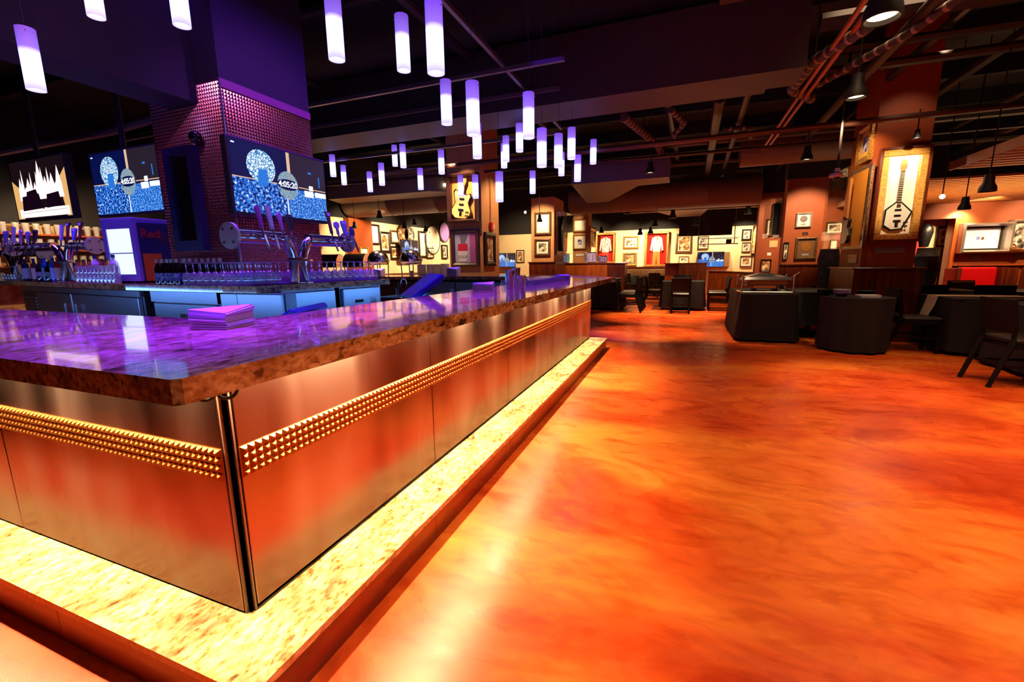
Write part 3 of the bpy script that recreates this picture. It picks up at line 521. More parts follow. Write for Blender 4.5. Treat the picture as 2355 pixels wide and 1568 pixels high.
def bottle(kind, mt, lab, cap):
    pr = {0:[(0.0001,0),(0.030,0),(0.031,0.01),(0.031,0.125),(0.027,0.15),(0.014,0.185),(0.0125,0.225),(0.0001,0.225)],
          1:[(0.0001,0),(0.036,0),(0.038,0.01),(0.038,0.19),(0.034,0.215),(0.015,0.24),(0.0135,0.29),(0.0001,0.29)],
          2:[(0.0001,0),(0.045,0),(0.048,0.015),(0.046,0.14),(0.040,0.17),(0.018,0.195),(0.015,0.25),(0.0001,0.25)]}[kind]
    r = pr[3][0]+0.0012; h = pr[-1][1]
    t = bpy.data.objects.new('bottle', None); COL.objects.link(t)
    MB().lathe(pr, 14).build('glass_body', mt, t, smooth=True)
    MB().lathe([(r,0.035),(r,pr[3][1]-0.02)], 14).build('label', lab, t, smooth=True)
    MB().lathe([(0.016,h-0.03),(0.0165,h+0.004),(0.0001,h+0.004)], 10).build('cap', cap, t, smooth=True)
    return t
BEER = mat('dark_beer_glass', (16,10,14), 0.08, spec=0.9); BL = noise_mat('beer_label', [(0.45,(40,60,120)),(0.6,(120,130,190))], 30, 2, 0.5)
b0 = bottle(0, BEER, BL, mat('silver_cap', (190,180,170), 0.3, 0.8))
tag(b0, 'dark beer bottle with blue label standing in the rows beside the drinks fridge', 'bottle', 'beer bottles beside the drinks fridge'); first = True
for j in range(2):
    for i, px in enumerate([348,360,372,381,393,412,424]+([438,452,465,478] if j else [])):
        k = seg(BBp, BC); t, z = k[2](px, 650); u = Vector((cos(k[0]), sin(k[0]), 0)); n = Vector((-sin(k[0]), cos(k[0]), 0)); q = k[1]+u*(t-(0.06*j))+n*(0.07+0.085*j)
        o = b0
        if first: b0.location = (q.x, q.y, ZB); first = False
        else: o = dup(b0, (q.x, q.y, ZB), i*1.3)
        o['label'] = 'dark beer bottle with blue label, %s from the drinks fridge in the %s row' % (['first','second','third','fourth','fifth','sixth','seventh','eighth','ninth','tenth','eleventh'][i], ['front','rear'][j])
kinds = [(1,(26,30,90),(200,210,235),(20,30,120)),(1,(70,60,50),(226,214,190),(30,30,120)),(2,(28,16,20),(170,150,170),(24,20,30)),(1,(40,90,190),(150,190,235),(20,60,150)),(1,(190,30,24),(220,190,180),(190,24,20)),(2,(150,90,40),(196,160,110),(40,26,20)),(1,(180,180,190),(120,120,200),(30,30,110)),(2,(120,80,40),(220,200,170),(60,40,30))]
names = ['clear liquor bottle with deep blue label and cap','smoky bottle with cream label and blue cap','squat dark brown bottle with grey label','bright blue bottle with pale blue label','red bottle with pale pink label','squat amber bottle with tan label','silver bottle with violet label','squat brown bottle with ivory label']
ra, rA, ron = seg(BA, BBp); ru = Vector((cos(ra), sin(ra), 0)); rn = Vector((-sin(ra), cos(ra), 0))
ORD = ['first','second','third','fourth','fifth','sixth','seventh','eighth','ninth','tenth','eleventh','twelfth','thirteenth','fourteenth']
random.seed(4)
protos = []
for kd, nm in zip(kinds, names):
    o = bottle(kd[0], mat('btl_%d_%d_%d' % kd[1], kd[1], 0.1, spec=0.8), mat('lab_%d_%d_%d' % kd[2], kd[2], 0.5), mat('cap_%d_%d_%d' % kd[3], kd[3], 0.4))
    tag(o, nm+' on the left back bar', 'bottle', nm+'s on the left back bar'); protos.append(o)
row = [(40,0),(60,1),(72,2),(84,3),(92,2),(103,3),(114,4),(158,5),(172,7),(185,5),(198,6),(212,7),(226,5),(240,6)]
used = set()
for j, dy in enumerate((0.10, 0.25)):
    for i, (px, kd) in enumerate(row):
        kd = kd if j == 0 else (kd+i) % 8
        t, z = ron(px+(5 if j else 0), 645); q = rA+ru*t+rn*dy
        o = protos[kd]
        if kd not in used: used.add(kd); o.location = (q.x, q.y, ZB)
        else: o = dup(o, (q.x, q.y, ZB), i*0.7)
        o['label'] = names[kd]+', %s from left, %s row' % (ORD[i], ['front','rear'][j])
# stemmed glasses stored upside down on mats
gl = MB().lathe([(0.034,0.0),(0.040,0.03),(0.041,0.055),(0.034,0.085),(0.012,0.104),(0.0045,0.112),(0.004,0.165),(0.008,0.176),(0.034,0.182),(0.034,0.185),(0.0001,0.184)], 16).build('wine_glass', GLASS, smooth=True)
tag(gl, 'stemmed wine glass stored upside down in the rows along the back bar', 'glass', 'upturned wine glasses on the back bar'); first = True
spots = []
for j in range(3):
    for i in range(9): spots.append((-4.02+i*0.092+j*0.03, 2.56+j*0.088))
    for i in range(16):
        y = 2.62+i*0.088
        if j == 0 and abs(y-3.0) < 0.13: continue
        spots.append((-3.27-j*0.09+ (y-2.5)*0.09, y+0.0))
for i, (x, y) in enumerate(spots):
    if abs(x-XT) < 0.14 and abs(y-3.0) < 0.14: continue
    if first: gl.location = (x, y, ZB+0.006); first = False
    else:
        o = gl.copy(); COL.objects.link(o); o.location = (x, y, ZB+0.006)
tag(MB().bbox(-4.1,-3.2,2.51,2.8,ZB,ZB+0.006,0.002).build('bar_mat', mat('violet_mat', (70,40,110), 0.6)), 'thin bar mat under the upturned glasses before the column', 'mat')
tag(MB().prism([(-3.18,2.52),(-3.05,3.95),(-3.4,3.95),(-3.5,2.81),(-3.2,2.81)], ZB, ZB+0.006).build('bar_mat', mat('violet_mat')), 'thin bar mat under the glasses along the right side of the back bar', 'mat')
# rocks glasses rack at left (in front of bottles)
gr = MB().lathe([(0.030,0.0),(0.032,0.01),(0.037,0.085),(0.036,0.09),(0.030,0.012),(0.0001,0.012)], 14).build('rocks_glass', GLASS, smooth=True)
tag(gr, 'short clear glass in the double row in front of the left bottles', 'glass', 'short glasses on the left back bar'); first = True
for j in range(2):
    for i, px in enumerate(list(range(4, 34, 7))+list(range(176, 262, 9))):
        t, z = ron(px, 650); q = rA+ru*t+rn*(0.035 if j == 0 else 0.17) if px < 40 or j == 0 else rA+ru*t+rn*0.04+Vector((0,0,0.092))
        if first: gr.location = (q.x, q.y, ZB); first = False
        else: o = gr.copy(); COL.objects.link(o); o.location = (q.x, q.y, ZB+(0.092 if (j == 1 and px > 100) else 0))
# wooden caddy of garnish boxes, shelving far left
sh = thing('glass_shelf', 'lit shelving of stacked glasses on the wall behind the left beer taps', 'shelf', (-12.55, 3.2, 0), pi/2)
MB().box(0,6.0,0.35,0.4,0.0,2.2).build('back_board', noise_mat('shelf_back',[(0.4,(150,110,70)),(0.6,(200,160,110))],6,3,0.7), sh)
for z in (0.98, 1.32, 1.66, 1.97): MB().box(0,6.0,0,0.35,z,z+0.03).build('shelf_board', WOODL, sh)
g3 = MB().lathe([(0.044,0.0),(0.046,0.01),(0.06,0.22),(0.059,0.22),(0.044,0.012),(0.0001,0.012)], 10).build('pint_glass', glass_mat('shelf_glass',(0.95,0.9,0.8),0.25,0.35), smooth=True)
tag(g3, 'tall clear glass on the lit shelving behind the left taps', 'glass', 'tall glasses on the shelving'); first = True
for z in (1.012, 1.352, 1.692, 2.002):
    for i in range(28):
        y = 3.35+i*0.17+random.uniform(-0.015,0.015)
        if first: g3.location = (-12.72, y, z); first = False
        else: o = g3.copy(); COL.objects.link(o); o.location = (-12.72, y, z); o['label'] = 'tall clear glass on the %s shelf of the lit shelving behind the taps' % {1.012:'lowest',1.352:'second lowest',1.692:'second highest',2.002:'highest'}[z]
spot('shelf_light', (-11.2, 4.2, 2.6), (-12.9, 4.6, 1.5), 90, WARM, 120); spot('shelf_light', (-11.2, 6.4, 2.6), (-12.9, 6.6, 1.5), 90, WARM, 120)

# ------------------------------------------------------------------ things on the front bar
def napkins(label, loc, rz, n=16, s=0.128, lift=0.0):
    t = thing('napkin_stack', label, 'napkins', loc, rz); random.seed(int(loc[0]*100))
    m = MB()
    for k in range(n):
        z = k*0.0042; d = random.uniform(-0.004,0.004); e = random.uniform(-0.004,0.004); c = 0.0005*k
        m.add([(-s/2+d,-s/2+e,z+c*2),(s/2+d,-s/2+e,z),(s/2+d,s/2+e,z+c),(-s/2+d,s/2+e,z),(-s/2+d,-s/2+e,z+0.0036+c*2),(s/2+d,-s/2+e,z+0.0036),(s/2+d,s/2+e,z+0.0036+c*3),(-s/2+d,s/2+e,z+0.0036)],
              [(0,3,2,1),(4,5,6,7),(0,1,5,4),(1,2,6,5),(2,3,7,6),(3,0,4,7)])
    m.build('napkins', PAPER, t); return t
p = atz(515, 752, CT); napkins('large stack of paper napkins on the near corner of the bar', (p.x, p.y, CT), 0.25, 15, 0.15)
p = atz(1113, 667, CT); napkins('stack of paper napkins beside the glass rack on the bar', (p.x, p.y, CT), 0.3, 13, 0.17)
p = atz(1290, 645, CT); napkins('low napkin stack on the bar before the booth partition', (p.x, p.y, CT), 0.5, 15, 0.2)
p = atz(867, 636, CT); napkins('napkin stack on the far counter below the roll top dishes', (p.x, 7.5, CT), 0.1, 30, 0.17)
napkins('napkin stack on the far counter behind the order terminal', (aty(1043, 632, 7.5).x, 7.5, CT), 0.1, 32, 0.2)
sg = MB().lathe([(0.026,0.0),(0.027,0.008),(0.021,0.062),(0.0001,0.064)], 12).build('shot_glass', glass_mat('shot_glass_clear',(0.88,0.92,1.0),0.2,0.05), smooth=True)
tag(sg, 'tiny clear glass upside down on the bar around the steel shakers', 'glass', 'upturned small glasses on the bar'); first = True
for i in range(20):
    for j in range(6):
        x, y = -1.70+j*0.058, 4.15+i*0.075
        if first: sg.location = (x, y, CT); first = False
        else: o = sg.copy(); COL.objects.link(o); o.location = (x, y, CT)
for (px, py, hgt, r, lb) in ((1173, 664, 0.17, 0.045, 'tall steel cocktail shaker standing left of the others on the bar'), (1187, 661, 0.19, 0.043, 'tallest steel cocktail shaker in the middle of the group on the bar'), (1200, 664, 0.12, 0.04, 'short steel cocktail tin at the right of the shaker group')):
    p = atz(px, py, CT); s = thing('cocktail_shaker', lb, 'shaker', (p.x, p.y, CT))
    MB().lathe([(0.0001,0),(r*0.75,0),(r,hgt),(r*0.96,hgt),(r*0.72,0.01)], 18).build('tin', CHROME, s, smooth=True); MB().lathe([(r*1.0,hgt-0.006),(r*1.04,hgt-0.003),(r*1.0,hgt)], 18).build('rim', STEEL, s, smooth=True)
# order terminals
p = atx(1000, 652, -1.95); tm = thing('order_terminal', 'blue covered order terminal tilted on a black stand behind the bar', 'terminal', (-2.02, 3.15, 0.98), -0.75)
MB().box(-0.12,0.12,-0.12,0.14,-0.1,0.0).box(-0.05,0.05,-0.02,0.08,0,0.1).build('stand', BLACK, tm)
s_ = MB().bbox(-0.2,0.2,-0.16,0.16,-0.02,0.035,0.01).build('cover', NAVY, tm, (0,0.0,0.14)); s_.rotation_euler = (0.62, 0, 0)
e_ = MB().box(-0.02,0.02,-0.012,0.012,0.035,0.037).build('emblem', mat('pale_blue', (120,140,220), 0.5), s_); e_.rotation_euler = (0,0,0.3)
tm2 = thing('order_terminal', 'low dark blue terminal cover just behind the near bar edge', 'terminal', (-1.98, 1.78, 0.86), -1.2)
MB().box(-0.1,0.1,-0.08,0.1,-0.06,0.02).build('stand', BLACK, tm2); s_ = MB().bbox(-0.2,0.2,-0.13,0.13,-0.015,0.025,0.01).build('cover', NAVY, tm2, (0,0,0.12)); s_.rotation_euler = (0.5,0,0)
tag(MB().box(-1.86,-1.755,1.4,6.5,0.80,0.84).build('speed_rail', STEELD), 'steel shelf along the inside of the long bar', 'shelf')
tm.location.z = 0.94
for o_, zz in ((tm, 0.84), (tm2, 0.80)): o_.location.z = zz+0.06 if o_ is tm2 else 0.94
tag(MB().box(-2.25,-1.87,1.45,3.6,0.70,0.78).build('work_shelf', STEELD), 'steel work shelf behind the long bar carrying the terminals', 'shelf')
# sink tap at the far side
sk = thing('sink_tap', 'curved steel tap over the sink at the far side of the bar', 'tap', (-4.4, 6.35, 0.72))
MB().tube([(0,0,0)]+[(0,-0.08+0.08*cos(a),0.24+0.08*sin(a)) for a in [i*pi/10 for i in range(11)]]+[(0,-0.16,0.2)], 0.012, 10).build('spout', STEEL, sk, smooth=True); MB().cyl((0,0,0),0.03,0.05,12).build('tap_base', STEEL, sk)
sn = thing('bar_sink', 'low steel sink cabinet inside the far side of the bar', 'sink', (-4.1, 6.6, 0))
MB().box(-0.9,0.9,-0.35,0.3,0,0.55).build('cabinet', STEELD, sn); MB().box(-0.9,0.9,-0.37,-0.34,0.55,0.72).box(-0.9,0.9,0.28,0.3,0.55,0.72).box(-0.9,-0.87,-0.34,0.28,0.55,0.72).box(0.87,0.9,-0.34,0.28,0.55,0.72).build('basin', STEEL, sn); MB().box(-0.87,0.87,-0.34,0.28,0.56,0.6).build('basin_bottom', STEEL, sn); MB().box(-0.45,-0.1,-0.3,-0.1,0.6,0.718).build('tap_deck', STEEL, sn)
# ------------------------------------------------------------------ ceiling: bulkhead, ducts, pipes
a = aty(391,251,KY); b = aty(457,239,KY); zb = (a.z+b.z)/2
tag(MB().box(a.x, b.x, -5.9, KY-0.005, zb, 4.6).build('bulkhead', mat('dark_soffit', (26,26,46), 0.75)), 'deep dark bulkhead beam running overhead into the studded column', 'beam')
tag(MB().box(KX-KW, KX, KY, KY+KD, KZ, 4.6).build('column_bulkhead', SOOT), 'black bulkhead box above the studded column', 'beam')
p = atz(1600,190,3.3)
tag(MB().box(-6.5, 1.12, 5.9, 6.45, 3.3, 4.1).box(-6.5, 0.82, 6.45, 6.6, 3.3, 4.1).build('rectangular_duct', DUCT), 'long rectangular duct crossing above the middle of the bar', 'duct')
tag(MB().bbox(0.75, 2.3, 3.55, 4.1, 3.55, 4.0, 0.02).build('rectangular_duct', DUCT), 'short rectangular duct box near the top centre of the ceiling', 'duct')
tag(MB().bbox(-1.6, -0.35, 3.2, 3.7, 3.9, 4.25, 0.02).build('rectangular_duct', mat('duct_pink',(110,90,96),0.5)), 'small pinkish duct box at the top edge of the ceiling', 'duct')
def lathe_x(name, label, x0, x1, y, z, r, m, cat='duct', rib=0.0):
    n = max(2, int(abs(x1-x0)/1.2)); pts = []; rr = []
    for i in range(n+1):
        x = x0+(x1-x0)*i/n; pts += [(x-0.02,y,z),(x,y,z),(x+0.02,y,z)] if rib and 0 < i < n else [(x,y,z)]; rr += [r,r*(1+rib),r] if rib and 0 < i < n else [r]
    return tag(MB().tube(pts, rr, 20).build(name, m, smooth=True), label, cat)
DB = mat('tan_duct', (112,92,78), 0.5, noise=0.15, nscale=2)
lathe_x('round_duct', 'big tan round duct crossing in front of the far dining area', -3.2, 1.75, 13.2, 3.05, 0.38, DB, rib=0.03)
lathe_x('round_duct', 'second round duct behind the brown guitar column', 1.0, 3.3, 10.8, 3.5, 0.3, DB, rib=0.03)
lathe_x('round_duct', 'thick dark round duct above the left buffet', -9.1, -4.6, 10.6, 3.05, 0.42, DB, rib=0.03)
tag(MB().prism([(-8.6,9.2),(-5.6,9.2),(-4.8,9.8),(-5.6,10.0),(-8.9,10.0)], 2.95, 3.4).build('flat_duct', DB), 'flat tapering duct over the left buffet', 'duct')
tag(MB().prism([(-2.3,9.5),(-0.35,9.5),(-0.35,10.2),(-1.0,10.3),(-2.0,12.6),(-2.6,12.6)], 2.9, 3.3).build('flat_duct', mat('duct_navy',(90,78,84),0.5)), 'dark boxy duct above the aisle beyond the pendants', 'duct')
tag(MB().prism([(-0.9,14.2),(0.6,14.2),(0.45,16.4),(-0.3,16.4)], 2.75, 3.1).box(-1.9,2.4,15.0,15.2,2.82,2.9).build('flat_duct', DB), 'tapered branch duct in front of the far wall', 'duct')
random.seed(11)
def pipe(name, label, pts, r, m, cat='pipe', n=8): return tag(MB().tube(pts, r, n).build(name, m, smooth=True), label, cat)
RAIL = mat('rail_metal', (120,112,120), 0.35, 0.6)
for k, (y, x0, x1, z, lb) in enumerate([(5.0,-9,-1.3,3.4,'first long metal rail above the pendants, nearest the camera'),(5.75,-9,-1.55,3.4,'second long metal rail above the pendants, just before the duct'),(6.62,-9,-1.7,3.4,'third long metal rail above the pendants, just past the duct'),(7.25,-9,-2.0,3.3,'fourth long metal rail above the far pendants')]):
    tag(MB().box(x0,x1,y-0.02,y+0.02,z,z+0.012).box(x0,x1,y-0.02,y-0.015,z+0.012,z+0.045).box(x0,x1,y+0.015,y+0.02,z+0.012,z+0.045).build('ceiling_rail', RAIL), lb, 'rail')
tag(MB().box(-2.04,-2.0,2.5,7.6,3.46,3.5).build('ceiling_rail', RAIL), 'metal rail running lengthwise above the bar pendants', 'rail')
pipe('long_pipe', 'long reddish pipe crossing the whole room beyond the bar', [(-6.5,8.15,3.2),(7.4,8.1,3.22)], 0.045, mat('red_pipe',(80,50,40),0.4,0.3))
pipe('long_pipe', 'thinner pipe parallel beyond the long reddish pipe', [(-8.5,8.85,3.22),(7.4,9.6,3.25)], 0.03, PIPE)
pipe('long_pipe', 'grey pipe along the ceiling over the left side of the bar', [(-12,3.9,3.1),(-7.4,3.95,3.1),(-6.7,4.1,3.22),(-4.7,4.1,3.3)], 0.05, mat('grey_pipe',(150,140,160),0.4,0.4))
pipe('conduit_pair', 'pair of orange-lit conduits running diagonally from the top edge toward the far wall', [(1.31,3.0,3.42),(1.34,10.3,3.42)], 0.025, mat('conduit_orange',(170,84,50),0.4,0.4))
pipe('conduit_pair', 'second orange-lit conduit just right of the diagonal pair', [(1.41,3.0,3.42),(1.42,10.3,3.42)], 0.025, MATS['conduit_orange'])
cols_ = [PIPE, mat('pipe_brown',(52,36,30),0.45,0.3), mat('pipe_grey',(50,46,50),0.45,0.3)]
desc = ['hanging under the black ceiling right of the bar','near the right picture edge','over the aisle','high over the dining floor','above the brown guitar column','between the ducts','over the far tables','above the long bar','behind the rectangular duct','over the left wing']
nx = [( -1.0,7.4,4.5,3.95,0.05),(0.2,7.4,5.2,3.8,0.07),(1.2,7.4,5.9,3.7,0.09),(1.4,7.4,6.8,3.75,0.05),(-6,7.4,7.4,3.75,0.06),(-3,7.4,9.9,3.6,0.07),(-1,7.4,11.4,3.5,0.06),(-6,3,12.0,3.7,0.05),(-7,0.5,4.4,4.2,0.06),(-7,1,3.6,4.3,0.08)]
for k, (x0,x1,y,z,r) in enumerate(nx): pipe('ceiling_pipe', 'dark crosswise pipe ' + desc[k], [(x0,y,z),(x1,y+0.2,z)], r, cols_[k%3])
ny = [(2.0,3,14,3.6,0.06),(2.6,4,14,3.85,0.05),(0.35,7,16,3.45,0.08),(0.7,7,15,3.5,0.05),(3.6,5,13,3.9,0.07),(-0.4,6.8,12,3.75,0.06),(4.7,3,12,3.8,0.05),(-2.9,3,9,4.0,0.06),(-5.2,5,9,3.9,0.05),(5.6,5,14,3.7,0.08)]
for k, (x,y0,y1,z,r) in enumerate(ny): pipe('ceiling_pipe', 'dark lengthwise pipe ' + desc[k], [(x,y0,z),(x+0.15,y1,z)], r, cols_[(k+1)%3])
def wrapped(label, pts, r):
    t = thing('insulated_pipe', label, 'pipe', pts[0]); P0 = Vector(pts[0]); q = [Vector(p)-P0 for p in pts]
    MB().tube(q, r, 12).build('pipe_body', WRAPD, t, smooth=True); b = MB()
    for A, B in zip(q[:-1], q[1:]):
        L = (B-A).length; n = max(1, int(L/0.14)); d = (B-A)/L
        for i in range(n): c = A+d*(L*(i+0.5)/n); b.tube([c-d*0.018, c+d*0.018], r*1.06, 12)
    b.build('banding', WRAP, t, smooth=True)['kind'] = 'stuff'
    MB().tube([q[1], q[1]+Vector((0,0,4.59-q[1].z-P0.z))], 0.006, 5).build('hanger_rod', BLACK, t); return t
wrapped('striped insulated pipe bend left of centre in the open ceiling', [(-0.95,7.2,3.42),(-0.75,8.2,3.42),(-0.55,8.9,3.38),(-0.5,9.8,3.35)], 0.06)
wrapped('short striped pipe branching from the ceiling bend', [(-0.3,7.4,3.5),(-0.1,8.2,3.5),(-0.35,8.8,3.42)], 0.045)
wrapped('striped insulated pipe beside the orange diagonal conduits', [(1.5,5.4,3.4),(1.25,6.2,3.45),(1.2,7.1,3.45),(1.55,7.6,3.45)], 0.055)
wrapped('striped pipe reaching right from the diagonal conduits', [(1.5,7.2,3.5),(2.0,6.0,3.5),(2.3,5.3,3.6)], 0.04)
wrapped('thin striped pipe with bends above the far aisle', [(0.5,8.4,3.4),(0.9,8.5,3.4),(1.0,9.2,3.4)], 0.035)
# joists far up
for k, y in enumerate([3.0,4.6,6.9,8.6,10.4,12.2,14.0,15.8,17.6]):
    tag(MB().box(-12.9,7.4,y,y+0.12,4.32,4.6).build('ceiling_joist', SOOT), 'black ceiling joist, number %s from the camera' % ['one','two','three','four','five','six','seven','eight','nine'][k], 'joist')

# ------------------------------------------------------------------ pendants
PL = [((55,65),(84,208),'at the far left above the fireplace screen'),((205,-103),(222,40),'cut by the top edge, second from the left'),((400,-92),(419,60),'cut by the top edge, third from the left'),
 ((764,-12),(775,138),'touching the top edge above the large television'),((1000,5),(1003,169),'largest whole lamp, at the top centre'),((926,36),(929,163),'just left of the largest centre lamp'),
 ((1027,185),(1028,286),'below the largest centre lamp, left of a longer one'),((1087,189),(1089,311),'long lamp right of centre covering another behind it'),((1096,283),(1098,364),'half hidden below the long centre lamp'),
 ((1163,313),(1164,372),'front one of the overlapping pair left of the pink lamp'),((1159,330),(1159.5,386),'rear one of the overlapping pair left of the pink lamp'),((1194,283),(1195,349),'touching the left side of the pinkish lamp'),
 ((1216,214),(1216,318),'pinkish lamp, dimmer than the others'),((1246,296),(1246,384),'tall lamp in the right cluster, first from the left'),((1283,308),(1284,385),'middle of the right cluster'),((1290,350),(1291,404),'half hidden behind the middle of the right cluster'),
 ((1313,294),(1314,366),'highest lamp of the right cluster'),((1328,357),(1328,417),'lowest lamp of the right cluster'),((1364,321),(1364,377),'rightmost of all the lamps'),((1225,393),(1225,445),'small lone lamp below the right cluster'),
 ((1148,395),(1149,464),'lowest lamp, right of the framed orange guitar column'),((1092,402),(1094,456),'in front of the right edge of the guitar case'),((1058,403),(1060,452),'in front of the body of the orange guitar'),
 ((1014,345),(1016,400),'left above the orange guitar column'),((966,387),(968,436),'small lamp left of the guitar column'),((926,332),(928,385.5),'right one of the small side by side pair'),((907,334),(909,382),'left one of the small side by side pair'),
 ((876,375),(879,426),'second small lamp left of the side by side pair'),((849,395),(852,441),'lowest small lamp left of the side by side pair'),((789,380),(792,425),'small lamp, second right of the large television'),((762,356),(767,406),'small lamp touching the top right corner of the television'),
 ((624,206),(631,291),'in front of the studded column above the television')]
def find_lamp(t, b, h=0.40):
    best = None; d = ray(*b); L = math.hypot(d.x, d.y); Y = 1.2
    while Y < 14:
        p = O + d*(Y/L); q = p+Vector((0,0,h))-O; z = q.dot(_f); y = FH/2-FPX*q.dot(_u)/z; e = abs(y-t[1])
        if best is None or e < best[0]: best = (e, p.copy())
        Y += 0.01
    return best[1]
shade = MB(); R_ = 0.054
shade.lathe([(R_-0.004,0.0),(R_,0.0),(R_,0.40),(R_-0.004,0.40)], 22).lathe([(R_-0.004,0.40),(R_-0.004,0.0)], 22)
shade.lathe([(R_-0.004,0.05),(0.0001,0.05)], 22)
lp = thing('pendant_lamp', 'x', 'lamp', (0,0,0), 0, 'frosted tube pendants over the bar')
shade.build('shade', LAMP, lp, smooth=True); MB().tube([(-R_-0.012,0,0.372),(R_+0.012,0,0.372)], 0.003, 6).build('cross_pin', RAIL, lp)
MB().cyl((0,0,0.38), 0.006, 0.03, 8).box(-0.003,0.003,-0.003,0.003,0.37,0.39).build('holder', BLACK, lp)
for k, (t_, b_, ds) in enumerate(PL):
    p = find_lamp(t_, b_); o = lp if k == 0 else dup(lp)
    q_ = 0.78 if k < 3 else 1.0; p = O+(p-O)*q_; o.scale = (q_,)*3
    o.location = p; o.rotation_euler = (0,0,random.uniform(0,6)); o['label'] = 'frosted glass tube pendant, ' + ds
    MB().tube([(0,0,0.36),(0,0,(4.59-p.z)/q_)], 0.0022, 5).build('cord', BLACK, o)

# ------------------------------------------------------------------ spot fittings
def can(label, p, tgt=None, s=1.0, lit=True, zc=4.58):
    zc = 4.58 if zc > 3.35 else zc
    t = thing('spotlight', label, 'spotlight', p); b = MB()
    b.lathe([(0.0001,0.20*s),(0.045*s,0.19*s),(0.05*s,0.1*s),(0.075*s,0.05*s),(0.08*s,0),(0.07*s,0.0),(0.06*s,0.04*s),(0.0001,0.04*s)], 18)
    o = b.build('housing', BLACK, t, smooth=True)
    if lit: MB().lathe([(0.0001,0.02*s),(0.062*s,0.02*s)], 18).build('bulb', mat('spot_bulb', (0,0,0), 0.3, emit=(255,214,160), es=7), t)
    MB().tube([(0,0,0.19*s),(0,0,zc-p[2])], 0.008, 6).build('stem', BLACK, t); return t
SPT = [(1968,226,6.5,1.35,'large black downlight hanging right of the orange conduits',1),(1855,368,9.5,1.2,'black downlight left of the guitar column',1),(1495,398,8.6,1.0,'small downlight over the middle of the far room',1),
 (2270,441,7.5,1.1,'dark spotlight cylinder in front of the slatted ceiling, larger',0),(2217,482,9.2,1.0,'dark spotlight cylinder in front of the slatted ceiling, smaller',0),(1547,502,13.9,1.3,'black spotlight before the middle of the far cream wall',1),
 (1506,520,17,1.3,'small black spotlight above the suit case',1),(1601,518,16,1.4,'black spotlight under the tan duct above the music poster',1),(1443,492,14.0,1.1,'small spotlight above the far framed pictures',1),(1720,492,14,1.3,'spotlight left of the terracotta wall',1),
 (873,502,9.6,1.0,'spotlight under the dark duct above the buffet',1),(816,525,9.8,0.9,'spotlight left of the brown buffet wall',1),(930,525,10,0.9,'spotlight above the buffet television',1),(953,517,10.5,0.8,'small spotlight right of the buffet spot',1),(979,532,10.6,0.8,'spotlight above the large round clock picture',1),
 (1241,510,10.0,0.8,'small spotlight in front of the upper picture of the middle column',1),(1383,535,15,1.0,'spotlight above the red costume case',1),(1472,540,17,1.2,'narrow spotlight left of the suit case',0),(1496,537,17,1.2,'spotlight at the top of the suit case',1),(1588,538,17.5,1.1,'spotlight above the music poster',1)]
for px, py, y, s, lb, lit in SPT: can(lb, aty(px, py, y), s=s, lit=bool(lit), zc=3.9 if y < 14 else 3.4)
st = can('tilted black stage light at the top right edge', aty(2028, 45, 4.2), s=1.5, zc=4.5); 
p = aty(1924, 408, 8.0); cm = thing('ceiling_camera', 'white dome camera on a pole left of the guitar column', 'camera', p)
MB().lathe([(0.0001,0.14),(0.03,0.13),(0.035,0.08),(0.09,0.05),(0.095,0.02),(0.06,0.0),(0.0001,0.0)], 18).build('housing', MATS['white_plastic'], cm, smooth=True); MB().sphere((0,0,-0.005),0.045,12).build('lens_dome', MATS['smoked_dome'], cm, smooth=True)
MB().tube([(0,0,0.13),(0,0,4.58-p.z)], 0.018, 8).build('pole', PIPE, cm)
for px, py, y, lb in ((1023,425,9.4,'bare bright bulb left of the orange guitar column'),(1208,488,12.0,'bare bright bulb left of the middle picture column'),(2167,452,9.0,'bare bright bulb in front of the slatted ceiling')):
    p = aty(px, py, y); bl_ = thing('bulb_spot', lb, 'lamp', p); MB().sphere((0,0,0),0.035,12).build('bulb', mat('bare_bulb',(0,0,0),0.3,emit=(255,244,225),es=14), bl_, smooth=True); MB().tube([(0,0,0.03),(0,0,4.58-p.z)],0.008,6).build('stem', BLACK, bl_)

# ------------------------------------------------------------------ picture makers
def place(plane, val, x0, y0, x1, y1):
    f = {'Y': aty, 'X+': atx, 'X-': atx}[plane]; xm, ym = (x0+x1)/2, (y0+y1)/2
    l, r, t, b, c = f(x0,ym,val), f(x1,ym,val), f(xm,y0,val), f(xm,y1,val), f(xm,ym,val)
    rz = {'Y': 0, 'X+': pi/2, 'X-': -pi/2}[plane]; w = (r-l).length; h = t.z-b.z; mid = (l+r)/2
    return Vector((mid.x, mid.y, (t.z+b.z)/2)), rz, w, h
PHOTO = noise_mat('photo_grey', [(0.38,(26,22,22)),(0.5,(120,108,98)),(0.6,(226,214,198))], 9, 5, 0.4); PHOTO2 = noise_mat('photo_sepia', [(0.36,(44,24,16)),(0.52,(170,120,76)),(0.62,(238,214,170))], 7, 5, 0.4)
PHOTO3 = noise_mat('photo_blue', [(0.38,(20,18,60)),(0.5,(80,80,160)),(0.62,(220,220,245))], 8, 5, 0.4); GLOWW = mat('bright_print', (250,244,230), 0.5)
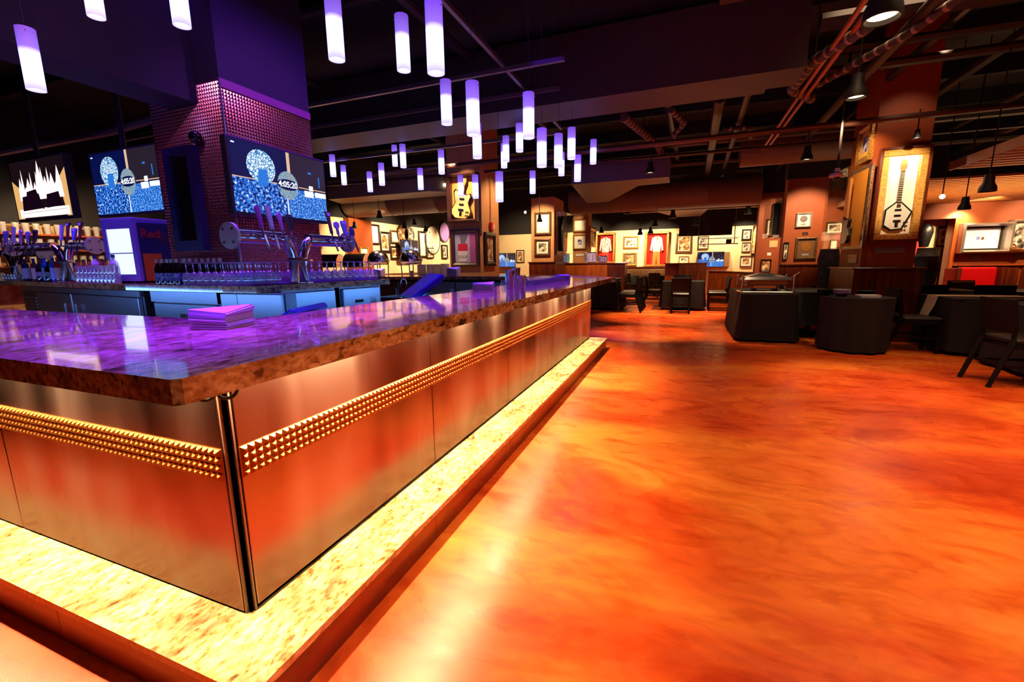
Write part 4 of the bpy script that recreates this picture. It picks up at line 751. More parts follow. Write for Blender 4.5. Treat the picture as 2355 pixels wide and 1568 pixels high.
def frame(label, plane, val, x0, y0, x1, y1, fm=DFRAME, fw=0.14, art=PHOTO, mount=0.16, dep=0.05, group=None, cat='picture', name='picture_frame', mm=MATTE):
    c, rz, w, h = place(plane, val, x0, y0, x1, y1); t = thing(name, label, cat, c, rz, group)
    f = fw*min(w, h); a, b = w/2, h/2; m = MB()
    o_ = [(-a,-b),(a,-b),(a,b),(-a,b)]; i_ = [(-a+f,-b+f),(a-f,-b+f),(a-f,b-f),(-a+f,b-f)]; q_ = [(x*0.5+X_*0.5, z*0.5+Z_*0.5) for (x,z),(X_,Z_) in zip(o_, i_)]
    v = [(x,0,z) for x,z in o_]+[(x,-dep,z) for x,z in o_]+[(x,-dep*1.25,z) for x,z in q_]+[(x,-dep*0.7,z) for x,z in i_]+[(x,-0.012,z) for x,z in i_]; fs = []
    for L in range(4):
        for k in range(4): j = (k+1) % 4; fs.append((L*4+k, L*4+j, (L+1)*4+j, (L+1)*4+k))
    m.add(v, fs).build('frame', fm, t)
    MB().box(-a+f, a-f, -0.014, -0.004, -b+f, b-f).build('mount', mm, t)
    g = f+mount*min(w, h)
    if art is not None: MB().box(-a+g, a-g, -0.018, -0.0142, -b+g, b-g).build('print', art, t)
    return t, w, h
def plaque(label, plane, val, x0, y0, x1, y1, m=None, txt=None, ts=0.05, cat='plaque'):
    c, rz, w, h = place(plane, val, x0, y0, x1, y1); t = thing('name_plaque', label, cat, c, rz)
    MB().bbox(-w/2,w/2,-0.015,0,-h/2,h/2,0.004).build('plate', m or mat('brass_plate', (220, 172, 84), 0.45), t)
    if txt: text('lettering', txt, ts, mat('dark_ink', (60,36,14), 0.5), t, (0,-0.0165,h*0.18), bold=True, sx=1.25)
    for k in range(2 if txt else 3): MB().box(-w*0.36,w*0.36,-0.0162,-0.015,-h*(0.12+0.14*k),-h*(0.09+0.14*k)).build('text_line', mat('dark_ink', (60,36,14), 0.5), t)
    return t
def colbox(name, label, xl, xr, y0, y1, z1, m, ped=None, pedm=WOOD):
    t = thing(name, label, 'column', ((xl+xr)/2, y0, 0)); a = (xr-xl)/2
    MB().box(-a,a,0,y1-y0,0,z1).build('shaft', m, t)
    if ped:
        p_, e = ped; MB().box(-a-e,a+e,-e,y1-y0+e,0.11,p_-0.03).build('wainscot', pedm, t); MB().bbox(-a-e-0.03,a+e+0.03,-e-0.03,y1-y0+e+0.03,p_-0.03,p_,0.008).build('cap', WOOD, t); MB().bbox(-a-e-0.02,a+e+0.02,-e-0.02,y1-y0+e+0.02,0,0.11,0.01).build('base_board', WOOD, t)
        for s in (-0.45, 0.45): MB().box(a*s*2-0.01 if False else a*s-0.006, a*s+0.006, -e-0.004, -e, 0.14, p_-0.05).build('joint_bead', WOOD, t)
    return t

# --- column A (orange guitar) behind the far counter
YA = 8.85; xa0 = aty(1032,520,YA).x; xa1 = aty(1108,520,YA).x
colA = colbox('display_column', 'tan square column with framed guitar behind the far end of the bar', xa0, xa1, YA, YA+0.95, 4.6, WALLT)
t, w, h = frame('large glazed case with a sunburst electric guitar on orange ground', 'Y', YA, 1035, 400, 1103, 512, mat('purple_brown_frame',(70,38,46),0.4), 0.09, None, dep=0.16, mm=mat('orange_mount',(226,150,70),0.6), cat='display case', name='guitar_case')
def guitar(parent, h, style, y=-0.05, body=(40,26,16), top=(240,190,110), rot=0.0, z=0.0):
    g = bpy.data.objects.new('guitar', None); COL.objects.link(g); 
    g.location = (0,0,0)
    k = h/1.0
    if style == 'curvy':
        out = [(0.0,-0.22),(0.10,-0.215),(0.165,-0.16),(0.175,-0.09),(0.14,-0.02),(0.115,0.03),(0.13,0.09),(0.15,0.14),(0.13,0.17),(0.08,0.15),(0.03,0.16),(-0.03,0.16),(-0.08,0.19),(-0.13,0.22),(-0.155,0.18),(-0.14,0.10),(-0.115,0.03),(-0.14,-0.03),(-0.175,-0.09),(-0.165,-0.16),(-0.10,-0.215)]
    else:
        out = [(-0.06,-0.215),(0.07,-0.20),(0.175,0.05),(0.03,0.20),(-0.03,0.20),(-0.15,0.09),(-0.16,-0.14)]
    return g, k, out
def build_guitar(label, loc, rz, k, out, bodym, topm, lean=0.0, neckm=None, nk=0.62):
    g = thing('guitar', label, 'guitar', loc, rz); g.rotation_euler = (0, lean, rz); O2 = [(x*k, z*k) for x, z in out]
    MB().prismY(O2, -0.04, 0).build('body', bodym, g); cx = sum(x for x,_ in O2)/len(O2); cz = sum(z for _,z in O2)/len(O2)
    MB().prismY([(cx+(x-cx)*0.88, cz+(z-cz)*0.90) for x, z in O2], -0.045, -0.0402).build('top', topm, g)
    n = neckm or mat('maple_neck',(190,130,70),0.4)
    MB().box(-0.022*k,0.022*k,-0.055,-0.03,0.12*k,nk*k).build('neck', mat('fretboard',(60,36,22),0.5), g); MB().prismY([(-0.022*k,nk*k),(0.022*k,nk*k),(0.045*k,(nk+0.06)*k),(0.03*k,(nk+0.16)*k),(-0.03*k,(nk+0.18)*k),(-0.04*k,(nk+0.06)*k)], -0.05, -0.03).build('headstock', n, g)
    fr_ = MB()
    for i in range(18): zz = 0.16*k+(nk-0.17)*k*(1-0.945**i)/(1-0.945**18); fr_.box(-0.022*k,0.022*k,-0.057,-0.055,zz,zz+0.006*k)
    fr_.build('frets', mat('fret_ivory',(236,220,190),0.4), g)['kind'] = 'stuff'
    for zz in (0.08, 0.0): MB().bbox(-0.04*k,0.04*k,-0.054,-0.045,zz*k-0.014*k,zz*k+0.014*k,0.003).build('pickup', mat('pickup_black',(24,20,20),0.3), g)
    MB().box(-0.045*k,0.045*k,-0.056,-0.045,-0.09*k,-0.06*k).box(-0.02*k,0.02*k,-0.054,-0.045,-0.16*k,-0.10*k).build('bridge', CHROME, g)
    for q in range(2):
        for r_ in range(2): MB().cyl((0,0,0), 0.012*k, 0.012, 10).build('knob', BLACK, g, ((0.09+0.03*q)*k,-0.045,(-0.1-0.05*r_)*k)).rotation_euler = (pi/2,0,0)
    return g
CURVY = guitar(None,1,'curvy')[2]; POLY = guitar(None,1,'p')[2]
for o_ in [o for o in bpy.data.objects if o.name.startswith('guitar') and o.type == 'EMPTY' and 'label' not in o]: bpy.data.objects.remove(o_)
p = aty(1066, 474, YA)
build_guitar('sunburst electric guitar with dark edge inside the orange case', (p.x, YA-0.05, p.z+0.02), 0, 1.45, CURVY, mat('guitar_dark',(36,20,12),0.2,coat=0.6), noise_mat('sunburst',[(0.3,(214,130,40)),(0.6,(250,214,140))],3,2,0.2,coat=0.6), 0.15, nk=0.27)
t, w, h = frame('framed pale poster with red label and pink side stripe under the guitar case', 'Y', YA, 1039, 527, 1103, 613, mat('purple_brown_frame'), 0.12, mat('poster_lilac',(176,172,214),0.5), 0.02, mm=mat('plum_mount',(90,60,80),0.6))
a_, b_ = w/2-0.13*min(w,h), h/2-0.13*min(w,h)
m = MB(); m.box(a_*0.45,a_,-0.021,-0.018,-b_,b_,0); m.box(-a_*0.7,a_*0.25,-0.021,-0.018,-b_*0.2,b_*0.3,1); m.prismY([(-a_*0.6,-b_*0.9),(a_*0.1,-b_*0.9),(a_*0.25,-b_*0.2),(-a_*0.7,-b_*0.2)], -0.0205,-0.018,2); m.prismY([(-a_*0.4,b_*0.3),(0,b_*0.3),(a_*0.3,b_*0.85),(a_*0.05,b_*0.95),(-a_*0.5,b_*0.9)], -0.0205,-0.018,3)
m.build('poster_shapes', [noise_mat('rose_dots',[(0.4,(206,70,120)),(0.6,(120,90,170))],60,2,0.5), mat('poster_red',(206,40,66),0.5), mat('poster_white',(226,220,236),0.5), mat('poster_grey',(120,110,130),0.5)], t)
text('poster_lettering', 'SOUP', 0.09, mat('dark_ink'), t, (-a_*0.23,-0.022,-b_*0.62), bold=True)
t, w, h = frame('narrow dark framed drawing on the right face of the tan guitar column', 'X+', xa1, 1113, 535, 1137, 612, DFRAME, 0.2, PHOTO2, 0.05)
al = thing('fire_alarm', 'small red fire alarm box on the right face of the guitar column', 'alarm', atx(1127, 521, xa1), pi/2); MB().bbox(-0.06,0.06,-0.07,0,-0.09,0.09,0.01).build('box', mat('alarm_red',(214,30,20),0.4), al); MB().bbox(0.06,0.14,-0.06,0,-0.05,0.05,0.01).build('strobe', MATS['white_plastic'], al)
MB().tube([(0,-0.02,0.09),(0,-0.02,1.15),(-0.12,-0.02,1.4)], 0.012, 6).build('conduit', WALLT, al)

# --- columns B and C, partition, far tables zone
YB = 11.0; xb0 = aty(1222,540,YB).x; xb1 = aty(1274,540,YB).x; pz = 1.30
colbox('display_column', 'tan picture column in the middle distance with a dark wood base', xb0, xb1, YB, YB+0.95, 2.9, WALLT, (pz,0.05))
frame('upper gilt framed award lit by a spot on the middle column', 'Y', YB, 1230, 488, 1268, 540, BFRAME, 0.12, GLOWW, 0.14)
frame('lower bronze framed photograph on the middle column', 'Y', YB, 1230, 549, 1266, 588, BFRAME, 0.14, PHOTO, 0.12)
def acrylic(label, plane, val, x0, y0, x1, y1, dep=0.22, content='suit', back=None):
    c, rz, w, h = place(plane, val, x0, y0, x1, y1); t = thing('display_case', label, 'display case', c, rz); a, b = w/2, h/2
    MB().box(-a,a,-0.03,0,-b,b).build('back_panel', back or BFRAME, t); MB().box(-a*0.8,a*0.8,-0.034,-0.03,-b*0.9,b*0.9).build('backing', mat('case_cloth',(70,44,26),0.8), t)
    MB().box(-a*0.97,a*0.97,-dep,-0.035,-b*0.97,b*0.97).build('cover', ACRYL, t)
    return t, w, h
t, w, h = acrylic('clear case holding a dark stage garment on the right side of the middle column', 'X+', xb1, 1278, 490, 1301, 587)
MB().prismY([(-w*0.2,-h*0.4),(w*0.2,-h*0.4),(w*0.25,h*0.1),(w*0.12,h*0.4),(-w*0.12,h*0.4),(-w*0.25,h*0.1)], -0.12, -0.05).build('garment', mat('black_leather',(18,16,22),0.35), t)
YC = 14.5; xc0 = aty(1318,540,YC).x; xc1 = aty(1352,540,YC).x
colbox('display_column', 'narrow tan picture column behind the drums on the partition', xc0, xc1, YC, YC+0.6, 3.2, WALLT)
frame('glowing gilt framed award on the narrow tan column', 'Y', YC, 1318, 503, 1351, 534, GFRAME, 0.12, GLOWW, 0.05); frame('gilt framed white mount with small blue photo on the narrow tan column', 'Y', YC, 1318, 539, 1349, 574, GFRAME, 0.1, PHOTO3, 0.26, mm=GLOWW)
frame('tall gilt frame on the side of the narrow tan column', 'X+', xc1, 1354, 522, 1368, 568, GFRAME, 0.2, PHOTO, 0.05); plaque('white card under the pictures of the narrow tan column', 'Y', YC, 1324, 584, 1343, 589, WHITE)
YP = 13.0; a = aty(1292,605,YP); b = aty(1397,605,YP)
pt = thing('booth_partition', 'orange-brown wooden partition topped by drums in front of the far tables', 'partition', (a.x, YP, 0))
MB().box(0,b.x-a.x,0,0.3,0,a.z-0.04).build('panel', WOODL, pt); MB().box(b.x-a.x,b.x-a.x+0.5,0,0.6,0,a.z-0.04).build('end_panel', WOOD, pt); MB().bbox(-0.03,b.x-a.x+0.55,-0.03,0.63,a.z-0.04,a.z,0.01).build('cap', WOOD, pt)
for px, py0, py1, r, lb, cc in ((1300,602,583,0.125,'bright blue sparkle drum on the left end of the partition',(70,120,220)),(1358.5,602,580,0.17,'larger violet-grey drum in the middle of the partition',(104,92,150)),(1386,602,588,0.13,'small dark purple drum on the right of the partition',(60,50,110))):
    b1 = aty(px, py0, YP+0.2); t1 = aty(px, py1, YP+0.2); dr = thing('drum', lb, 'drum', (b1.x, YP+0.2, a.z)); hh_ = max(0.15, t1.z-a.z)
    MB().lathe([(0.0001,0.012),(r,0.012),(r,hh_-0.012),(0.0001,hh_-0.012)], 24).build('shell', noise_mat('sparkle_%d' % cc[0], [(0.4,cc),(0.65,tuple(min(255,v+90) for v in cc))], 80, 2, 0.3), dr, smooth=True)
    for z in (0.0, hh_-0.02): MB().lathe([(0.0001,z),(r*1.04,z),(r*1.04,z+0.02),(0.0001,z+0.02)], 24).build('hoop', CHROME, dr, smooth=True)
    for q in range(6): MB().cyl((r*1.03*cos(q*pi/3),r*1.03*sin(q*pi/3),hh_*0.25), 0.008, hh_*0.5, 6).build('lug', CHROME, dr)

# --- far wall contents (y = 20)
YF = 19.99
def costume(label, x0, y0, x1, y1, jacket, pants, curtain):
    c, rz, w, h = place('Y', YF, x0, y0, x1, y1); t = thing('costume_case', label, 'display case', c, rz); a, b = w/2, h/2; f = 0.09
    for q in ((-a,a,-b,-b+f),(-a,a,b-f,b),(-a,-a+f,-b+f,b-f),(a-f,a,-b+f,b-f)): MB().bbox(q[0],q[1],-0.28,0,q[2],q[3],0.02).build('frame_bar', GFRAME, t)
    m = MB(); n = 40; pts = [(-a+f+(w-2*f)*i/n, -0.03-0.02*sin(i*1.3)) for i in range(n+1)]
    m.add([(x,y,-b+f) for x,y in pts]+[(x,y,b-f) for x,y in pts], [(i,i+1,i+n+2,i+n+1) for i in range(n)]); m.build('curtain', curtain, t)
    ja = b-f-0.1; MB().prismY([(-0.05,ja),(0.05,ja),(0.2,ja-0.08),(0.27,ja-0.58),(0.2,ja-0.6),(0.16,ja-0.3),(0.15,ja-0.64),(-0.15,ja-0.64),(-0.16,ja-0.3),(-0.2,ja-0.6),(-0.27,ja-0.58),(-0.2,ja-0.08)], -0.18,-0.08).build('jacket', jacket, t)
    MB().prismY([(-0.14,ja-0.62),(0.14,ja-0.62),(0.16,-b+f),(0.03,-b+f),(0.0,ja-0.8),(-0.03,-b+f),(-0.16,-b+f)], -0.17,-0.09).build('trousers', pants, t)
    MB().prismY([(-0.03,ja-0.02),(0.03,ja-0.02),(0.0,ja-0.3)], -0.185,-0.181).build('lapel', mat('lapel_brown',(150,90,40),0.7), t)
    return t
costume('gilt case with a cream jacket and orange trousers on red curtain on the far wall', 1484, 533, 1538, 613, mat('cream_jacket',(240,224,196),0.8), mat('orange_trousers',(206,110,40),0.8), mat('red_curtain',(214,30,26),0.7))
costume('gilt case with a silver and red stage costume behind the drums', 1372, 536, 1416, 606, noise_mat('silver_costume',[(0.4,(150,60,60)),(0.55,(220,200,200))],30,3,0.5), mat('red_cloth',(200,24,24),0.7), mat('red_curtain'))
frame('small gilt framed dark landscape photo on the far wall', 'Y', YF, 1433, 543, 1469, 572, GFRAME, 0.14, PHOTO, 0.12); frame('gilt framed round record on the far wall under the landscape photo', 'Y', YF, 1432, 580, 1465, 611, GFRAME, 0.14, PHOTO2, 0.1, mm=mat('grey_mount',(90,80,70),0.7))
frame('large bronze framed illustrated music poster on the far wall', 'Y', YF, 1554, 537, 1593, 582, BFRAME, 0.14, PHOTO2, 0.05); frame('tiny gilt framed sketch below the music poster', 'Y', YF, 1561, 589, 1584, 606, GFRAME, 0.1, PHOTO, 0.2)
frame('grey framed photo behind the hanging rack on the far wall', 'Y', YF, 1605, 543, 1630, 573, BFRAME, 0.1, PHOTO, 0.1); frame('dark framed photograph high right on the far wall', 'Y', YF, 1706, 527, 1728, 552, DFRAME, 0.16, PHOTO, 0.1)
frame('thin framed black and white photo at mid height right on the far wall', 'Y', YF, 1706, 557, 1726, 579, BFRAME, 0.08, PHOTO, 0.12); frame('thin framed portrait sketch low right on the far wall', 'Y', YF, 1702, 588, 1729, 613, DFRAME, 0.07, PHOTO2, 0.16, mm=GLOWW)
frame('small framed sepia picture right of the distant television', 'Y', YF, 1188, 575, 1206, 604, DFRAME, 0.1, PHOTO2, 0.1)
c, rz, w, h = place('Y', 19.6, 1605, 580, 1664, 613); tv_game('television hanging on the right part of the far cream wall', (c.x, 19.6, c.z), 0, w, h); tag(MB().prism([(c.x+w/2,19.67),(c.x+w/2+0.02,19.62),(c.x+w/2+0.25,19.98),(c.x-w/2,19.98),(c.x-w/2,19.68)], c.z-h/2, c.z+h/2).build('television_recess', mat('recess_tan',(150,120,92),0.7)), 'tan wedge mount behind the far wall television', 'mount')
c, rz, w, h = place('Y', 19.6, 1143, 583, 1184, 613); t_ = tv_game('television seen between the guitar column and the middle column', (c.x, 19.6, c.z), 0, w, h); MB().box(-0.3,0.3,0.07,0.4,-0.1,0.1).build('wall_arm', BLACK, t_)

# stage jacket on the right return wall
t, w, h = acrylic('narrow case with a striped tan stage garment at the right end of the far wall', 'Y', 19.99, 1729, 517, 1742, 588, 0.15)
MB().prismY([(-w*0.4,-h*0.42),(w*0.3,-h*0.42),(w*0.4,h*0.3),(0,h*0.45),(-w*0.4,h*0.25)], -0.12,-0.05).build('garment', noise_mat('striped_cloth',[(0.45,(230,220,190)),(0.55,(190,140,40))],8,2,0.7,(1,1,4)), t)
# hanging rack with black drape
c, rz, w, h = place('Y', 18.0, 1562, 515, 1684, 541); tag(MB().box(c.x-w/2,c.x+w/2,18.0,18.3,c.z-h/2,4.58).build('black_soffit', SOOT), 'black hanging soffit before the right part of the far wall', 'beam')
c, rz, w, h = place('Y', 17.8, 1606, 548, 1698, 561); rk = thing('equipment_rack', 'thin metal rack with a small black box hanging before the far wall', 'rack', c); 
MB().tube([(-w/2,0,-h/2),(w/2,0,-h/2)],0.02,6).tube([(-w/2,0,-h/2),(-w/2,0,4.59-c.z)],0.015,6).tube([(w/2*0.8,0,-h/2),(w/2*0.8,0,4.59-c.z)],0.015,6).tube([(-w/2,0,h/2),(w/2,0,h/2)],0.015,6).build('rods', RAIL, rk)['kind'] = 'stuff'; MB().bbox(w*0.2,w*0.33,-0.1,0.1,-h/2,h*0.3,0.01).build('equipment_box', BLACK, rk)
# banquette
a = aty(1400,614,19.2); b = aty(1532,614,19.2)
bq = thing('banquette', 'long tan upholstered banquette with dark wood ledge along the far wall', 'bench', (a.x, 19.2, 0)); L = b.x-a.x+1.4
MB().bbox(0,L,0,0.75,a.z-0.09,a.z,0.01).build('ledge', WOOD, bq); MB().box(0,L,0.05,0.7,0,a.z-0.09).build('back_core', WOOD, bq); MB().bbox(0,L,-0.04,0.05,0.48,a.z-0.1,0.02).build('back_cushion', UPH, bq); MB().bbox(0,L,-0.55,0.05,0.36,0.48,0.03).build('seat_cushion', UPH, bq); MB().box(0,L,-0.5,0.05,0,0.36).build('seat_base', WOOD, bq)
# booth divider boxes
a = aty(1530,605,15.5); b = aty(1562,605,15.5); c_ = aty(1626,605,15.0)
bx = thing('booth_divider', 'dark wood booth divider before the far wall behind the centre table', 'partition', (a.x, 15.5, 0)); W1 = b.x-a.x; W2 = c_.x-b.x
MB().box(0,W1,0,0.6,0,a.z-0.03).build('left_panel', WOODL, bx); MB().box(W1,W1+W2,-0.4,0.6,0,a.z-0.03).build('right_panel', WOOD, bx); MB().bbox(-0.02,W1+W2+0.02,-0.42,0.62,a.z-0.03,a.z,0.008).build('cap', WOOD, bx)
cb = thing('curved_booth_wall', 'low red-brown wooden booth wall curving toward the terracotta wall', 'partition', (0,0,0)); pts = []
for px, py in ((1626,690),(1655,693),(1680,697),(1700,702),(1725,706)): q = atz(px, py, 0); pts.append((q.x, q.y))
m = MB(); n = len(pts); zt_ = 0.95
for i in range(n-1):
    (x0,y0),(x1,y1) = pts[i], pts[i+1]
    MB().prism([(x0,y0),(x1,y1),(x1,y1+0.25),(x0,y0+0.25)], 0.1, zt_-0.04).build('panel', WOODL, cb); MB().prism([(x0,y0-0.04),(x1,y1-0.04),(x1,y1+0.3),(x0,y0+0.3)], zt_-0.04, zt_).build('cap', WOOD, cb); MB().prism([(x0,y0-0.03),(x1,y1-0.03),(x1,y1+0.28),(x0,y0+0.28)], 0, 0.1).build('base_board', WOOD, cb)

# --- terracotta wall zone
Y1 = 13.6; x0 = aty(1742,540,Y1).x; x1 = aty(1800,540,Y1).x
struct(MB().box(x0, x1+1.2, Y1, Y1+0.3, 0, 3.0).build('wall_terracotta_far', WALLB)); struct(MB().box(x0, x1+1.2, Y1-0.01, Y1+0.31, 3.0, 4.6).build('wall_terracotta_far_upper', SOOT))
struct(MB().box(3.2, 3.4, Y1+0.3, 20, 0, 3.0).build('wall_return', CREAM)); 
Y2 = 11.2; xx0 = aty(1800,560,Y2).x; xx1 = aty(1893,560,Y2).x
struct(MB().box(xx0, xx1, Y2, Y2+0.3, 0, 2.95).build('wall_terracotta', WALLB)); struct(MB().box(xx0-0.02, xx1+0.3, Y2+0.005, Y2+0.29, 2.95, 4.6).build('wall_terracotta_upper', SOOT))
pd = thing('wood_wainscot', 'dark wood wainscot box below the gold record wall', 'partition', ((xx0+xx1)/2, Y2, 0)); hw_ = (xx1-xx0)/2+0.05; zp = aty(1845,607,Y2).z
MB().box(-hw_,hw_,-0.12,-0.001,0,zp-0.03).build('panel', WOOD, pd); MB().bbox(-hw_-0.02,hw_+0.02,-0.15,-0.001,zp-0.03,zp,0.006).build('cap', WOOD, pd)
frame('framed figure picture on the far terracotta wall under a wall light', 'Y', Y1, 1761, 503, 1791, 543, BFRAME, 0.14, PHOTO, 0.1); plaque('small cream plaque under the framed figure picture', 'Y', Y1, 1769, 553, 1788, 569, mat('cream_plate',(206,164,110),0.5)); frame('dark framed poster low on the far terracotta wall', 'Y', Y1, 1749, 596, 1773, 623, DFRAME, 0.1, PHOTO2, 0.02, mm=BLACK)
plaque('little lit sign above the dark low poster', 'Y', Y1, 1764, 581, 1773, 588, WHITE); frame('narrow framed photo beside the terracotta wall corner', 'Y', Y2+0.0, 1801, 557, 1812, 596, DFRAME, 0.14, PHOTO, 0.1)
t, w, h = acrylic('tall clear case with a dark garment on the left edge of the gold record wall', 'X-', xx0, 1784, 462, 1799, 547, 0.25); MB().prismY([(-w*0.25,-h*0.4),(w*0.25,-h*0.4),(w*0.2,h*0.4),(-w*0.2,h*0.4)], -0.15,-0.05).build('garment', mat('black_leather'), t)
def record(label, x0, y0, x1, y1, fm, dm, mm):
    t, w, h = frame(label, 'Y', Y2, x0, y0, x1, y1, fm, 0.12, None, 0.1, mm=mm); r = min(w,h)*0.24
    d = MB().lathe([(0.0001,0),(r,0),(r,0.006),(0.0001,0.006)], 28).build('record_disc', dm, t, (0,-0.014,h*0.08), True); d.rotation_euler = (pi/2,0,0); MB().box(-w*0.16,w*0.16,-0.018,-0.014,-h*0.33,-h*0.24).build('award_plate', mat('brass_plate'), t)
record('silver record award in a pale frame, brightly lit on the terracotta wall', 1830, 489, 1866, 523, mat('silver_frame',(190,180,170),0.3,0.6), mat('silver_disc',(220,220,225),0.2,0.9), mat('lit_mount',(230,220,214),0.6)); record('gold record award in a bronze frame below the silver one', 1828, 546, 1878, 596, BFRAME, mat('gold_disc',(226,160,80),0.25,0.8), mat('brown_mount',(96,58,30),0.7))
plaque('small dark plaque between the silver and gold records', 'Y', Y2, 1845, 534, 1858, 540, DFRAME)

# --- column D: white guitar case
YD = 8.45; xd0 = aty(1984,560,YD).x; xd1 = aty(2108,560,YD).x
zpd = aty(2040,615,YD-0.1).z
dcol = colbox('display_column', 'big terracotta column carrying the lit white guitar case', xd0, xd1, YD, YD+1.0, 4.6, WALLB, (zpd,0.1))
c, rz, w, h = place('Y', YD, 2014, 346, 2118, 552); gc = thing('guitar_case', 'tall lit glazed case with a white angular guitar in a woven gold mount', 'display case', c, rz); a, b = w/2, h/2
f = w*0.17
for q in ((-a,a,-b,-b+f),(-a,a,b-f,b),(-a,-a+f,-b+f,b-f),(a-f,a,-b+f,b-f)): MB().bbox(q[0],q[1],-0.10,0,q[2],q[3],0.01).build('woven_border', WOVEN, gc)
MB().box(-a+f,a-f,-0.03,-0.001,-b+f,b-f).build('white_backing', mat('case_white',(250,238,212),0.8), gc); MB().box(-a+f,a-f,-0.13,-0.125,-b+f,b-f).build('glazing', ACRYL, gc)
for q in ((-a-0.03,-a,-b-0.03,b+0.03),(a,a+0.03,-b-0.03,b+0.03),(-a,a,b,b+0.03),(-a,a,-b-0.03,-b)): MB().box(q[0],q[1],-0.11,0,q[2],q[3]).build('outer_rail', WOOD, gc)
p = aty(2058, 497, YD)
build_guitar('white six-sided electric guitar with thick black edge in the lit case', (p.x, YD-0.035, p.z), 0, 1.02, POLY, mat('guitar_black',(14,12,12),0.3), mat('guitar_white',(236,228,208),0.3,coat=0.4), 0.0)
plaque('wide brass name plaque under the white guitar case', 'Y', YD, 2012, 568, 2080, 582, None, 'TOM PETTY', 0.062)
frame('gilt framed blue stage photo high on the left side of the guitar column', 'X-', xd0, 1980, 290, 2010, 372, GFRAME, 0.16, PHOTO3, 0.14, mm=mat('gold_mount',(220,170,80),0.6))
t, w, h = acrylic('tall clear case with a dark guitar on gold cloth, column left side', 'X-', xd0, 1945, 395, 1998, 572, 0.32, back=BFRAME); 
MB().box(-w*0.4,w*0.4,-0.04,-0.03,-h*0.46,h*0.46).build('gold_cloth', mat('gold_cloth',(214,140,40),0.7), t); MB().box(-0.02,0.02,-0.13,-0.1,-h*0.1,h*0.4).build('guitar_neck', mat('maple_neck'), t); MB().prismY([(x*1.0,z*1.0-h*0.25) for x,z in CURVY], -0.14,-0.09).build('guitar_body', mat('guitar_black'), t)
plaque('small terracotta card on the left side of the guitar column', 'X-', xd0, 1952, 586, 1972, 605, mat('card_brown',(150,96,60),0.5))
sp_ = can('small chrome spotlight on the front of the guitar column above the case', aty(2108, 318, YD-0.35), s=0.6, zc=3.3)
spot('case_light', (2.9, YD-1.5, 3.3), (2.93, YD, 2.3), 260, (1.0,0.8,0.55), 36, 0.5); area('case_strip', (2.93, YD-0.09, 2.74), (0,0.35,-1), 0.36, 0.03, 9, (1.0,0.82,0.6))
spot('column_face_light', (2.9, YD-1.0, 3.9), (2.9, YD, 2.95), 30, (1.0,0.7,0.45), 60, 0.8)

# --- right rear zone: wall at y = 11.2, cream bay, mannequins, booth
Y3 = 13.5; xr = aty(2197,560,Y3).x; ZT = aty(2250,472,Y3).z; ZL = aty(2170,503,Y3).z; bx0 = aty(2100,560,Y3+0.6).x-0.4
struct(MB().box(xr, 7.5, Y3, Y3+0.3, 0, ZT+0.1).build('wall_rear_right', WALLB)); struct(MB().box(bx0, xr+0.02, Y3+0.6, Y3+0.8, 0, 2.95).build('wall_bay', CREAM)); struct(MB().box(bx0-0.1, 7.5, Y3+0.31, Y3+0.9, ZT+0.1, 4.6).build('wall_rear_right_upper', SOOT)); struct(MB().box(bx0, aty(2130,560,Y3+0.6).x, Y3+0.58, Y3+0.6, 0, 2.5).build('wall_bay_red', mat('red_paint',(206,40,22),0.6)))
struct(MB().box(bx0, xr+0.05, Y3-0.02, Y3+0.3, ZL, ZT+0.1).build('wall_lintel', WALLB)); struct(MB().box(xr-0.07, xr, Y3-0.03, Y3+0.3, 0, ZL).build('trim_1', WOODL))
frame('dark framed small photo on the cream bay wall behind the mannequins', 'Y', Y3+0.6, 2151, 521, 2184, 568, DFRAME, 0.16, PHOTO, 0.22, mm=mat('light_mount',(236,220,190),0.7))
t, w, h = frame('wide silver shadow box with a bright blank print on the right rear wall', 'Y', Y3, 2200, 514, 2312, 582, mat('silver_frame'), 0.1, None, 0.1, dep=0.22, mm=mat('shadow_black',(40,30,34),0.5))
MB().box(-w*0.36,w*0.36,-0.03,-0.015,-h*0.34,h*0.34).build('print', noise_mat('pale_print',[(0.4,(206,200,240)),(0.6,(255,250,250))],1.2,2,0.5), t); MB().sphere((0.02,-0.035,0.0),0.028,10,0,(1,0.3,1.3)).build('brown_pick', mat('pick_brown',(120,66,40),0.5), t); MB().box(-0.09,-0.03,-0.034,-0.03,-0.03,0.04).build('blue_mark', mat('pale_blue'), t)
frame('silver framed drawing cut by the right picture edge', 'Y', Y3, 2316, 505, 2372, 580, mat('silver_frame'), 0.12, PHOTO, 0.1, dep=0.15, mm=GLOWW)
plaque('small gold plaque under the wide silver shadow box', 'Y', Y3, 2235, 587, 2258, 599, None); plaque('larger gold plaque at the right edge under the silver drawing', 'Y', Y3, 2334, 580, 2368, 593, None)
c, rz, w, h = place('Y', Y3-0.1, 2308, 565, 2350, 579); hd = thing('bronze_ornament', 'polished bronze ornament on the wall at the right picture edge', 'ornament', c); MB().lathe([(0.0001,-0.05),(0.22,-0.05),(0.16,0.0),(0.05,0.04),(0.03,0.1),(0.0001,0.12)], 18).build('dome', mat('bronze_shine',(200,130,70),0.2,1.0), hd, smooth=True); MB().box(-0.05,0.05,0.0,0.1,-0.06,0.02).build('bracket', mat('bronze_shine'), hd)
wl = thing('wall_ledge', 'thin wooden chair rail along the right rear wall', 'ledge', (xr, Y3, 0)); zl = aty(2280,608,Y3).z; MB().bbox(0,7.45-xr,-0.08,-0.001,zl-0.03,zl,0.006).build('rail', WOODL, wl)
